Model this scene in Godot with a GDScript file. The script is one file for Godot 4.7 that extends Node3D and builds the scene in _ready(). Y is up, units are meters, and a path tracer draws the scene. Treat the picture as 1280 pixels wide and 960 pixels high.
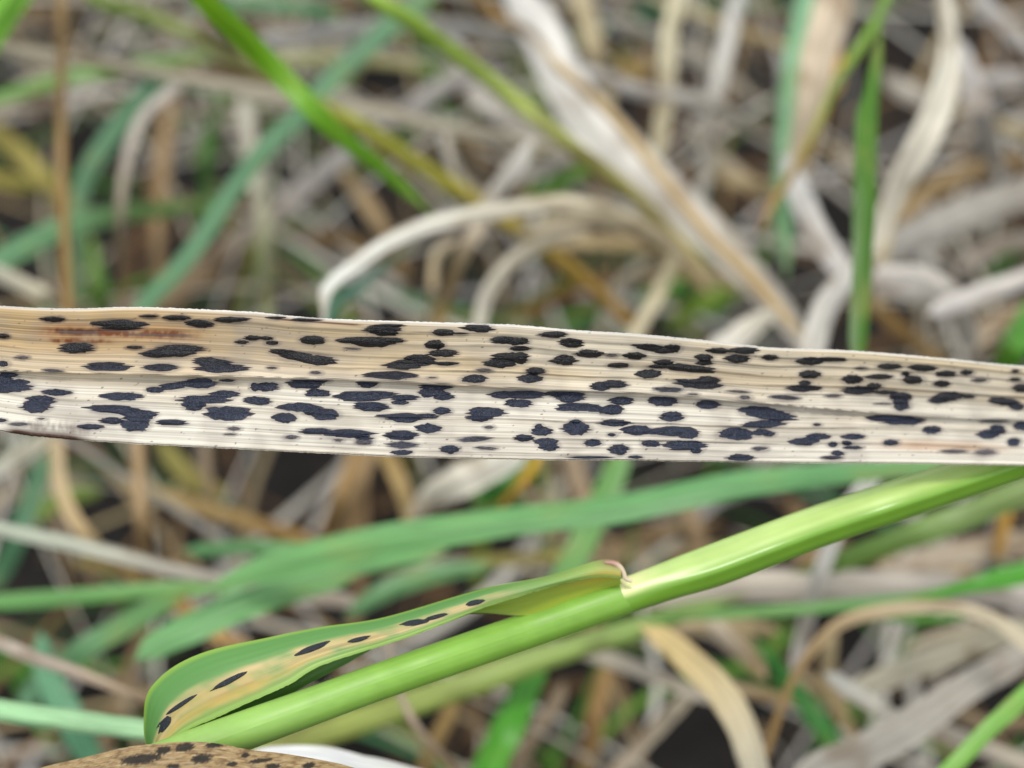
extends Node3D
# A dead grass leaf covered with raised black spots, seen close up above a green stem, over dry and green grass. Real size, in metres.

const PITCH := 50.0            # the camera looks down at the meadow
const HEIGHT := 0.26
const FOCUS := 0.12
const FOCAL := 51.2            # mm, on a 24 mm high sensor
const TY := 0.234375           # tan of half the vertical view
const FSTOP := 17.5
const EXPOSURE := 1.33

var eye := Vector3(0, HEIGHT, 0)
var fwd: Vector3
var upv: Vector3
var mats := {}
var rng := RandomNumberGenerator.new()
var noise := FastNoiseLite.new()
var noise2 := FastNoiseLite.new()
var used := {}

# ---------------------------------------------------------------- helpers
func at(x: float, y: float, d: float) -> Vector3:
	return eye + (Vector3.RIGHT * ((x - 640.0) / 480.0 * TY) + upv * ((480.0 - y) / 480.0 * TY) + fwd) * d

func soil_depth(x: float, y: float) -> float:
	var r := at(x, y, 1.0) - eye
	return HEIGHT / maxf(-r.y, 0.2)

func depth_of(x: float, y: float, k: float) -> float:      # k = 0 at the spotted leaf, 1 on the litter
	return 0.125 + k * (soil_depth(x, y) * 0.93 - 0.125)

func px(d: float) -> float:
	return 2.0 * TY * d / 960.0

func near(d: float) -> float:                               # depths of the green stem, close behind the spotted leaf
	return 0.1205 + (d - 0.1265) * 0.55

func near_all(list: Array) -> Array:
	var out := []
	for d in list:
		out.append(near(d))
	return out

func lin(r: float, g: float, b: float) -> Color:
	return Color(r / 255.0, g / 255.0, b / 255.0).srgb_to_linear()

func lin3(c: Array) -> Color:
	return lin(c[0], c[1], c[2])

func numbered(called: String) -> String:
	var n: int = used.get(called, 0)
	used[called] = n + 1
	return called if n == 0 else "%s_%03d" % [called, n]

func tag(o: Node3D, label: String, category := "", group := "", kind := "") -> void:
	if label: o.set_meta("label", label)
	if category: o.set_meta("category", category)
	if group: o.set_meta("group", group)
	if kind: o.set_meta("kind", kind)

func thing(called: String, where: Vector3, label: String, category: String, group := "") -> Node3D:
	var o := Node3D.new()
	o.name = numbered(called)
	add_child(o, true)
	o.position = where
	tag(o, label, category, group)
	return o

func commit(called: String, v: PackedVector3Array, n: PackedVector3Array, c: PackedColorArray, uv: PackedVector2Array, ix: PackedInt32Array, m: Material, parent: Node3D) -> MeshInstance3D:
	var a := []
	a.resize(Mesh.ARRAY_MAX)
	a[Mesh.ARRAY_VERTEX] = v
	a[Mesh.ARRAY_NORMAL] = n
	a[Mesh.ARRAY_COLOR] = c
	a[Mesh.ARRAY_TEX_UV] = uv
	a[Mesh.ARRAY_INDEX] = ix
	var me := ArrayMesh.new()
	me.add_surface_from_arrays(Mesh.PRIMITIVE_TRIANGLES, a)
	var o := MeshInstance3D.new()
	o.mesh = me
	o.material_override = m
	o.name = called
	parent.add_child(o, true)
	return o

# grid of (nu+1) x (nv+1) points -> normals by differences, both faces, closed at the rim; thick in metres
func sheet(called: String, pts: PackedVector3Array, cols: PackedColorArray, nu: int, nv: int, thick: float, m: Material, parent: Node3D, uvs := Vector2(1, 1), base := Vector3.ZERO) -> MeshInstance3D:
	var row := nv + 1
	var count := (nu + 1) * row
	var v := PackedVector3Array()
	var n := PackedVector3Array()
	var c := PackedColorArray()
	var uv := PackedVector2Array()
	v.resize(count * 2)
	n.resize(count * 2)
	c.resize(count * 2)
	uv.resize(count * 2)
	for i in nu + 1:
		for j in row:
			var k := i * row + j
			var du := pts[mini(i + 1, nu) * row + j] - pts[maxi(i - 1, 0) * row + j]
			var dv := pts[i * row + mini(j + 1, nv)] - pts[i * row + maxi(j - 1, 0)]
			var nn := du.cross(dv)
			if nn.length_squared() < 1e-24:
				nn = eye - pts[k]
			nn = nn.normalized()
			if nn.dot(eye - pts[k]) < 0.0 and i == -1:
				nn = -nn
			v[k] = pts[k] - base
			n[k] = -nn
			v[k + count] = pts[k] + nn * thick - base
			n[k + count] = nn
			c[k] = cols[k]
			c[k + count] = cols[k]
			uv[k] = Vector2(float(i) / nu * uvs.x, float(j) / nv * uvs.y)
			uv[k + count] = uv[k]
	var ix := PackedInt32Array()
	for i in nu:
		for j in nv:
			var a := i * row + j
			var b := a + row
			ix.append_array(PackedInt32Array([a, b, a + 1, b, b + 1, a + 1]))
			a += count
			b += count
			ix.append_array(PackedInt32Array([a, a + 1, b, b, a + 1, b + 1]))
	for i in nu:
		for e in [0, nv]:
			var a: int = i * row + e
			var b: int = a + row
			ix.append_array(PackedInt32Array([a, a + count, b, b, a + count, b + count]))
	for j in nv:
		for e in [0, nu]:
			var a: int = e * row + j
			ix.append_array(PackedInt32Array([a, a + 1, a + count, a + 1, a + 1 + count, a + count]))
	return commit(called, v, n, c, uv, ix, m, parent)

# smooth curve through points given as [x, y, w, x, y, w, ...]; t from 0 to 1 by length
func curve3(list: Array, samples: int) -> Array:
	var p: Array = []
	for i in range(0, list.size(), 3):
		p.append(Vector3(list[i], list[i + 1], list[i + 2]))
	var fine: Array = []
	for i in p.size() - 1:
		var a: Vector3 = p[maxi(i - 1, 0)]
		var d: Vector3 = p[mini(i + 2, p.size() - 1)]
		for s in 12:
			fine.append((p[i] as Vector3).cubic_interpolate(p[i + 1], a, d, s / 12.0))
	fine.append(p[-1])
	var len_at := [0.0]
	for i in fine.size() - 1:
		len_at.append(len_at[-1] + Vector2(fine[i + 1].x - fine[i].x, fine[i + 1].y - fine[i].y).length())
	var out: Array = []
	var k := 0
	for s in samples + 1:
		var want: float = len_at[-1] * s / samples
		while k < fine.size() - 2 and len_at[k + 1] < want:
			k += 1
		var f: float = clampf((want - len_at[k]) / maxf(len_at[k + 1] - len_at[k], 1e-6), 0, 1)
		out.append(fine[k].lerp(fine[k + 1], f))
	return out

func ramp(values: Array, t: float) -> float:
	var f := t * (values.size() - 1)
	var i := mini(int(f), values.size() - 2)
	return lerpf(values[i], values[i + 1], smoothstep(0.0, 1.0, f - i))

# one blade of grass along a line of [x, y, width]; depth from k (start .. end); fold: depth of its V; twist in radians
func blade(called: String, label: String, category: String, style: String, ks: Array, c0: Array, c1: Array, list: Array, twist := 0.0, fold := 0.18, group := "") -> void:
	var seg := 12
	var line := curve3(list, 44)
	var nu := line.size() - 1
	var mid: Array = []
	var seed_ := rng.randf() * 1000.0
	for i in nu + 1:
		var q: Vector3 = line[i]
		mid.append(at(q.x, q.y, depth_of(q.x, q.y, ramp(ks, float(i) / nu))))
	var pts := PackedVector3Array()
	var cols := PackedColorArray()
	var a := lin3(c0)
	var b := lin3(c1)
	var length := 0.0
	var green := style == "green"
	if green:
		var wax_sheen := 0.06 if c0[2] > 62 else 0.0       # bluish blades: wax and a pale sky veil mixed into the colour
		if c0[2] > 62:
			a *= Color(1.12, 1.0, 0.84)
			b *= Color(1.12, 1.0, 0.84)
		a = (a * 1.15).lerp(Color(0.75, 0.8, 0.78), wax_sheen)
		b = (b * 1.15).lerp(Color(0.75, 0.8, 0.78), wax_sheen)
	else:
		a *= Color(1.22, 1.195, 1.15)
		b *= Color(1.22, 1.19, 1.12)
		a.b = minf(a.b, a.r * 0.88)
		b.b = minf(b.b, b.r * 0.86)
		a.g = maxf(a.g, (a.r + a.b) * 0.5)
		b.g = maxf(b.g, (b.r + b.b) * 0.5)
	for i in nu + 1:
		var t := float(i) / nu
		var tangent: Vector3 = (mid[mini(i + 1, nu)] - mid[maxi(i - 1, 0)]).normalized()
		if i: length += (mid[i] - mid[i - 1]).length()
		var look: Vector3 = (eye - mid[i]).normalized()
		var side: Vector3 = tangent.cross(look).normalized()
		var tw := twist + 0.35 * noise.get_noise_2d(seed_, t * 60.0)
		side = side.rotated(tangent, tw)
		var face: Vector3 = side.cross(tangent).normalized()
		var q: Vector3 = line[i]
		var d: float = (mid[i] - eye).dot(fwd)
		var ends := lerpf(0.2, 1.0, smoothstep(0.0, 0.10, t)) * lerpf(0.2, 1.0, smoothstep(1.0, 0.90, t))
		var half: float = q.z * 0.395 * ends * px(d) / maxf(cos(tw), 0.45) * (1.0 + 0.10 * noise.get_noise_2d(seed_ + 50.0, t * 120.0))
		half = maxf(half, 0.00012)
		var base := a.lerp(b, smoothstep(0.05, 0.95, t))
		for j in seg + 1:
			var s := float(j) / seg * 2.0 - 1.0
			var h: float
			if style == "stem":
				h = (sqrt(maxf(1.0 - s * s, 0.0))) * half * 0.9
			else:
				h = (-fold * absf(s) * 2.0 + 0.10 * s * s + 0.05 * noise2.get_noise_2d(seed_ + s * 14.0, t * 8.0)) * half
			pts.append(mid[i] + side * (s * half) + face * h)
			var lane := noise2.get_noise_2d(seed_ * 3.0 + s * 26.0, t * 6.0)
			var blot := noise.get_noise_2d(seed_ * 7.0 + s * 6.0, length * 2600.0)
			var f := 1.0 + (0.20 if green else 0.34) * lane + (0.12 if green else 0.20) * blot
			var c := base * f
			if not green and blot < -0.18:
				c = c.lerp(Color(base.r * 0.62, base.g * 0.55, base.b * 0.48), smoothstep(-0.18, -0.5, blot) * 0.8)
			if green and style == "green" and absf(s) < 0.09:
				c = c.lerp(Color(base.r * 1.5, base.g * 1.35, base.b * 1.4), 0.5)
			if green:      # a little yellowing towards the tips
				c = c.lerp(lin(170, 168, 84), clampf(0.5 * smoothstep(0.80, 1.0, t) + 0.5 * smoothstep(0.25, 0.7, blot), 0.0, 0.6) * 0.7)
			c.a = 1.0
			cols.append(c)
	var where: Vector3 = mid[0]
	var o := sheet(numbered(called), pts, cols, nu, seg, 0.00022, mats["green" if style == "green" else "stem" if style == "stem" else "dry"], self, Vector2(length * 60.0, 1.0), where)
	o.position = where
	tag(o, label, category, group)

# ---------------------------------------------------------------- materials
func streaks(w: int, h: int, low: float, sd: int) -> ImageTexture:
	var im := Image.create(w, h, false, Image.FORMAT_RGB8)
	var n := FastNoiseLite.new()
	n.seed = sd
	n.frequency = 1.0
	n.fractal_octaves = 3
	for y in h:
		for x in w:
			var ang := TAU * x / w
			var f := n.get_noise_3d(cos(ang) * 0.35, sin(ang) * 0.35, y * 0.32)
			var g := clampf(1.0 - low * (0.5 - f), 0.0, 1.0)
			im.set_pixel(x, y, Color(g, g, g))
	return ImageTexture.create_from_image(im)

func make_materials() -> void:
	var tex := streaks(256, 64, 0.22, 5)
	for spec in [["dry", 0.72, 0.30, 0.35], ["green", 0.42, 0.62, 0.5], ["stem", 0.45, 0.12, 0.5]]:
		var m := StandardMaterial3D.new()
		m.vertex_color_use_as_albedo = true
		m.albedo_texture = tex
		m.roughness = spec[1]
		m.metallic_specular = spec[3]
		m.backlight_enabled = true
		m.backlight = Color(spec[2], spec[2], spec[2]).linear_to_srgb()
		m.cull_mode = BaseMaterial3D.CULL_DISABLED
		mats[spec[0]] = m
	var leaf := StandardMaterial3D.new()
	leaf.vertex_color_use_as_albedo = true
	leaf.albedo_texture = streaks(1024, 256, 0.22, 9)
	leaf.roughness = 0.62
	leaf.metallic_specular = 0.4
	leaf.backlight_enabled = true
	leaf.backlight = Color(0.16, 0.15, 0.12).linear_to_srgb()
	mats["leaf"] = leaf
	var nt := FastNoiseLite.new()
	nt.seed = 3
	nt.frequency = 0.03
	nt.fractal_octaves = 4
	var bump := Image.create(256, 256, false, Image.FORMAT_L8)
	for y in 256:
		for x in 256:
			var f := 0.5 + 0.5 * nt.get_noise_3d(80.0 * cos(TAU * x / 256.0), 80.0 * sin(TAU * x / 256.0), absf(y - 128.0) * 2.5)
			bump.set_pixel(x, y, Color(f, f, f))
	bump.convert(Image.FORMAT_RGBA8)
	bump.bump_map_to_normal_map(6.0)
	var ntex := ImageTexture.create_from_image(bump)
	var spot := StandardMaterial3D.new()
	spot.vertex_color_use_as_albedo = true
	spot.roughness = 0.30
	spot.metallic_specular = 0.45
	spot.normal_enabled = true
	spot.normal_texture = ntex
	spot.normal_scale = 2.2
	spot.uv1_triplanar = true
	spot.uv1_scale = Vector3(260, 900, 900)
	mats["spot"] = spot
	var st := StandardMaterial3D.new()
	st.vertex_color_use_as_albedo = true
	st.roughness = 0.44
	st.metallic_specular = 0.5
	st.subsurf_scatter_enabled = false
	mats["fresh_stem"] = st
	var sh := st.duplicate()
	sh.roughness = 0.30
	mats["sheath"] = sh
	var fl := StandardMaterial3D.new()
	fl.vertex_color_use_as_albedo = true
	fl.roughness = 0.45
	fl.metallic_specular = 0.45
	fl.backlight_enabled = true
	fl.backlight = Color(0.3, 0.3, 0.3).linear_to_srgb()
	mats["fresh_leaf"] = fl
	var soil := StandardMaterial3D.new()
	var sn := NoiseTexture2D.new()
	var sf := FastNoiseLite.new()
	sf.seed = 12
	sf.frequency = 0.02
	sf.fractal_octaves = 5
	sn.noise = sf
	sn.seamless = true
	var g := Gradient.new()
	g.set_color(0, Color(0.03, 0.022, 0.017))
	g.set_color(1, Color(0.12, 0.085, 0.06))
	sn.color_ramp = g
	soil.albedo_texture = sn
	soil.uv1_triplanar = true
	soil.uv1_world_triplanar = true
	soil.uv1_scale = Vector3(14, 14, 14)
	soil.roughness = 0.95
	mats["soil"] = soil
	var lit := StandardMaterial3D.new()
	lit.vertex_color_use_as_albedo = true
	lit.roughness = 0.8
	lit.metallic_specular = 0.3
	lit.backlight_enabled = true
	lit.backlight = Color(0.2, 0.2, 0.2).linear_to_srgb()
	mats["litter"] = lit

# ---------------------------------------------------------------- ground and litter
func litter_mesh(bend: float, seed_: float) -> ArrayMesh:      # one blade 1 long, 1 wide, bent
	var v := PackedVector3Array()
	var n := PackedVector3Array()
	var c := PackedColorArray()
	var ix := PackedInt32Array()
	for i in 11:
		var t := i / 10.0
		var w := 0.5 * (1.0 - pow(t, 3.0) * 0.9)
		var y := bend * sin(t * PI) + 0.02 * noise.get_noise_2d(seed_, t * 90.0)
		var z := 0.06 * sin(t * 5.0 + seed_)
		for j in 5:
			var s := j / 2.0 - 1.0
			v.append(Vector3(t - 0.5, y, z + s * w * 0.03) + Vector3(0, -absf(s) * 0.008, 0))
			n.append(Vector3(0, 1, s * 0.4).normalized())
			var f := 0.82 + 0.22 * noise.get_noise_2d(seed_ + s * 40.0, t * 150.0) + 0.1 * (j % 2)
			c.append(Color(f, f, f))
	for i in 10:
		for j in 4:
			var a := i * 5 + j
			ix.append_array(PackedInt32Array([a, a + 5, a + 1, a + 1, a + 5, a + 6]))
	var a2 := []
	a2.resize(Mesh.ARRAY_MAX)
	a2[Mesh.ARRAY_VERTEX] = v
	a2[Mesh.ARRAY_NORMAL] = n
	a2[Mesh.ARRAY_COLOR] = c
	a2[Mesh.ARRAY_INDEX] = ix
	var me := ArrayMesh.new()
	me.add_surface_from_arrays(Mesh.PRIMITIVE_TRIANGLES, a2)
	return me

func scatter(called: String, label: String, category: String, count: int, me: Mesh, palette: Array, low: float, high: float, lengths: Vector2, upright: float, left_bias: float, widths := Vector2(0.025, 0.08)) -> void:
	var mm := MultiMesh.new()
	mm.transform_format = MultiMesh.TRANSFORM_3D
	mm.use_colors = true
	mm.mesh = me
	mm.instance_count = count
	for i in count:
		var x := rng.randf_range(-0.36, 0.36)
		var z := rng.randf_range(-0.56, 0.06)
		if left_bias > 0.0 and rng.randf() < left_bias:
			x = -absf(x) + 0.05
		var turn := Basis(Vector3.UP, rng.randf() * TAU)
		var lean := rng.randf_range(-0.25, 0.25)
		var y := rng.randf_range(low, high)
		var length := rng.randf_range(lengths.x, lengths.y)
		if rng.randf() < upright:
			lean = rng.randf_range(0.7, 1.4)
			y += 0.3 * length * sin(lean)
		turn = turn * Basis(Vector3.BACK, lean) * Basis(Vector3.RIGHT, rng.randf_range(-0.7, 0.7))
		var wide := rng.randf_range(widths.x, widths.y)
		mm.set_instance_transform(i, Transform3D(turn.scaled_local(Vector3(length, length * 0.6, wide)), Vector3(x, y, z)))
		var p: Array = palette[rng.randi() % palette.size()]
		var f := rng.randf_range(0.7, 1.1)
		var cc := lin3(p)
		mm.set_instance_color(i, Color(cc.r * f, cc.g * f, cc.b * f))
	var o := MultiMeshInstance3D.new()
	o.multimesh = mm
	o.material_override = mats["litter"]
	o.name = called
	add_child(o, true)
	tag(o, label, category, "", "stuff")

func make_ground() -> void:
	var n := 60
	var pts := PackedVector3Array()
	var v := PackedVector3Array()
	var st := SurfaceTool.new()
	st.begin(Mesh.PRIMITIVE_TRIANGLES)
	st.set_smooth_group(0)
	var edge := []
	for i in n + 1:
		var s := i / float(n) * 2.0 - 1.0
		edge.append(s * 0.5 + signf(s) * pow(absf(s), 9.0) * 25.0)
	for i in n + 1:
		for j in n + 1:
			var x: float = edge[i]
			var z: float = edge[j] - 0.25
			v.append(Vector3(x, 0.006 * noise.get_noise_2d(x * 900.0, z * 900.0) + (0.002 * noise.get_noise_2d(x * 4000.0, z * 4000.0)) - 0.002, z))
	for p in v:
		st.add_vertex(p)
	for i in n:
		for j in n:
			var a := i * (n + 1) + j
			var b := a + n + 1
			for k in [a, b, a + 1, a + 1, b, b + 1]:
				st.add_index(k)
	st.generate_normals()
	var o := MeshInstance3D.new()
	o.mesh = st.commit()
	o.material_override = mats["soil"]
	o.name = "ground"
	add_child(o, true)
	tag(o, "dark brown soil under the dead grass", "ground", "", "structure")

# ---------------------------------------------------------------- the spotted dead leaf
const X0 := -70
const X1 := 1350
var top_y := PackedFloat32Array()
var bot_y := PackedFloat32Array()
var mid_y := PackedFloat32Array()
var speck := PackedFloat32Array()     # small black dots between the spots, on the same pixels
var stain := PackedFloat32Array()     # grey halo round the spots, on pixels of 1 x 1 from (X0, 370)
const LW := 0.0048

func edge_line(list: Array) -> PackedFloat32Array:
	var out := PackedFloat32Array()
	var i := 0
	var n := list.size() / 2
	for x in range(X0, X1 + 2):
		while i < n - 2 and x > list[2 * i + 2]:
			i += 1
		var f: float = clampf((x - list[2 * i]) / float(list[2 * i + 2] - list[2 * i]), 0, 1)
		var a: int = maxi(i - 1, 0)
		var d: int = mini(i + 2, n - 1)
		out.append(cubic_interpolate(list[2 * i + 1], list[2 * i + 3], list[2 * a + 1], list[2 * d + 1], f))
	return out

func line_at(line: PackedFloat32Array, x: float) -> float:
	var f := clampf(x - X0, 0.0, line.size() - 1.001)
	var i := int(f)
	return lerpf(line[i], line[i + 1], f - i)

func leaf_depth(x: float) -> float:
	return 0.1197 + 0.0125 * pow(maxf(0.0, x - 470.0) / 810.0, 1.5)

const RIBS := [0.07, 0.15, 0.235, 0.315, 0.385, 0.455, 0.60, 0.68, 0.755, 0.83, 0.90, 0.955]

func profile(x: float, v: float) -> float:
	var t := line_at(top_y, x)
	var vm := (line_at(mid_y, x) - t) / (line_at(bot_y, x) - t)
	var h := 0.0
	if v < vm:
		var s := (vm - v) / vm
		h = 0.20 * s * s + 0.04 * s + 0.17 * exp(-(vm - v) / 0.04)
	else:
		var s := (v - vm) / (1.0 - vm)
		h = 0.36 * s + 0.17 * exp(-(v - vm) / 0.010)
	# raised veins, unequal along the leaf
	var w := v + (0.55 - vm) * (1.0 - absf(2.0 * v - 1.0)) * -0.6
	var strong := 0.35 + 0.65 * smoothstep(100.0, 900.0, x)
	for i in RIBS.size():
		var e: float = w - RIBS[i] + 0.012 * noise.get_noise_2d(i * 77.0, x * 0.25)
		if absf(e) < 0.07:
			var amp: float = (0.026 + 0.034 * absf(noise.get_noise_2d(i * 131.0 + 9.0, x * 0.16))) * strong * (1.4 if i == 3 or i == 7 or i == 9 else 0.8)
			h += amp * (exp(e / 0.022) if e < 0.0 else exp(-e / 0.007))
	h += 0.0065 * noise2.get_noise_2d(v * 300.0, x * 0.04) + 0.004 * noise2.get_noise_2d(v * 900.0 + 300.0, x * 0.06)
	h += -0.11 * exp(-v / 0.014) + 0.03 * exp(-(1.0 - v) / 0.01)
	h += 0.10 * noise.get_noise_2d(x * 0.2, 40.0 + v * 20.0)
	return h * LW

func leaf_point(x: float, v: float, lift := 0.0) -> Vector3:
	var t := line_at(top_y, x)
	var y := lerpf(t, line_at(bot_y, x), v)
	return at(x, y, leaf_depth(x) - profile(x, v) - lift)

func stain_at(x: float, y: float) -> float:
	var sx := int(x) - X0
	var sy := int(y) - 370
	return stain[sx * 230 + sy] if sx >= 0 and sx <= X1 - X0 and sy >= 0 and sy < 230 else 0.0

func leaf_color(x: float, v: float, y: float) -> Color:
	var tan_ := smoothstep(0.62, 0.25, v) * smoothstep(900.0, 60.0, x)
	var c := lin(231, 223, 207).lerp(lin(208, 176, 128), tan_)
	c = c.lerp(lin(218, 198, 162), 0.42 * smoothstep(0.6, 0.3, v) * smoothstep(200.0, 600.0, x))
	c = c.lerp(lin(176, 166, 154), clampf(0.9 * noise.get_noise_2d(x * 0.35 + 900.0, v * 60.0) + 0.05, 0.0, 0.4))
	var lane := noise2.get_noise_2d(v * 170.0 + 70.0, x * 0.03)
	var wide := noise.get_noise_2d(v * 110.0 + 500.0, x * 0.07)
	c = c.lerp(lin(208, 180, 132), clampf(0.15 + wide * 0.9, 0.0, 0.5) * smoothstep(0.95, 0.3, v))
	c = c.lerp(lin(176, 160, 140), clampf(lane * 0.8, 0.0, 0.26))
	# long brown streaks near the top left, rusty edges
	var rust := exp(-pow((y - (412.0 + 0.028 * x)) / 4.5, 2.0)) * smoothstep(40.0, 85.0, x) * smoothstep(270.0, 200.0, x)
	rust = maxf(rust, 0.8 * exp(-pow((y - (424.0 + 0.02 * x)) / 3.5, 2.0)) * smoothstep(55.0, 75.0, x) * smoothstep(155.0, 110.0, x))
	rust = clampf(rust * (1.15 + 1.2 * noise2.get_noise_2d(v * 200.0, x * 1.6)), 0, 1)
	var warm := exp(-pow((y - 416.0) / 13.0, 2.0)) * smoothstep(20.0, 80.0, x) * smoothstep(290.0, 180.0, x)
	c = c.lerp(lin(196, 140, 78), warm * (0.62 + 0.5 * noise2.get_noise_2d(v * 120.0, x * 0.12)))
	c = c.lerp(lin(120, 78, 44), 0.55 * clampf(stain_at(x, y), 0, 1) * smoothstep(330.0, 150.0, x) * smoothstep(0.5, 0.3, v))
	c = c.lerp(lin(126, 66, 30), rust * 0.95)
	var grey := exp(-pow((y - (412.5 + 0.028 * x)) / 2.6, 2.0)) * smoothstep(66.0, 78.0, x) * smoothstep(128.0, 118.0, x)
	grey += exp(-pow((y - (414.0 + 0.024 * x)) / 1.8, 2.0)) * smoothstep(152.0, 165.0, x) * smoothstep(246.0, 232.0, x)
	c = c.lerp(lin(104, 92, 88), clampf(grey, 0, 1) * 0.85)
	var line := exp(-pow((y - (397.0 + 0.072 * (x - 320.0))) / 1.6, 2.0)) * smoothstep(335.0, 350.0, x) * smoothstep(458.0, 440.0, x)
	c = c.lerp(lin(96, 42, 20), line * 0.95)
	var low := exp(-pow((v - 1.0) / 0.035, 2.0)) * smoothstep(-5.0, 25.0, x) * smoothstep(125.0, 80.0, x)
	c = c.lerp(lin(70, 40, 24), clampf(low * 1.3, 0, 1))
	var smear := exp(-pow((v - 0.93) / 0.05, 2.0)) * smoothstep(20.0, 50.0, x) * smoothstep(125.0, 95.0, x)
	c = c.lerp(lin(140, 128, 118), clampf(smear * (0.6 + noise2.get_noise_2d(v * 120.0, x * 2.0)), 0, 0.8))
	var pink := exp(-pow((v - 0.84) / 0.05, 2.0)) * smoothstep(1060.0, 1150.0, x) * smoothstep(1300.0, 1200.0, x)
	c = c.lerp(lin(205, 165, 130), pink * 0.7)
	c = c.lerp(lin(214, 196, 160), 0.7 * exp(-v / 0.05) * smoothstep(700.0, 1100.0, x))
	# pale margins
	c = c.lerp(lin(246, 243, 236), 0.9 * exp(-pow(v / 0.016, 2.0)))
	var sx := int(x) - X0
	var sy := int(y) - 370
	if sx >= 0 and sx <= X1 - X0 and sy >= 0 and sy < 230:
		c = c.lerp(lin(120, 112, 112), clampf(stain[sx * 230 + sy], 0, 1) * 0.45)
		c = c.lerp(lin(70, 56, 50), speck[sx * 230 + sy])
	c.a = 1.0
	return c

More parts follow.
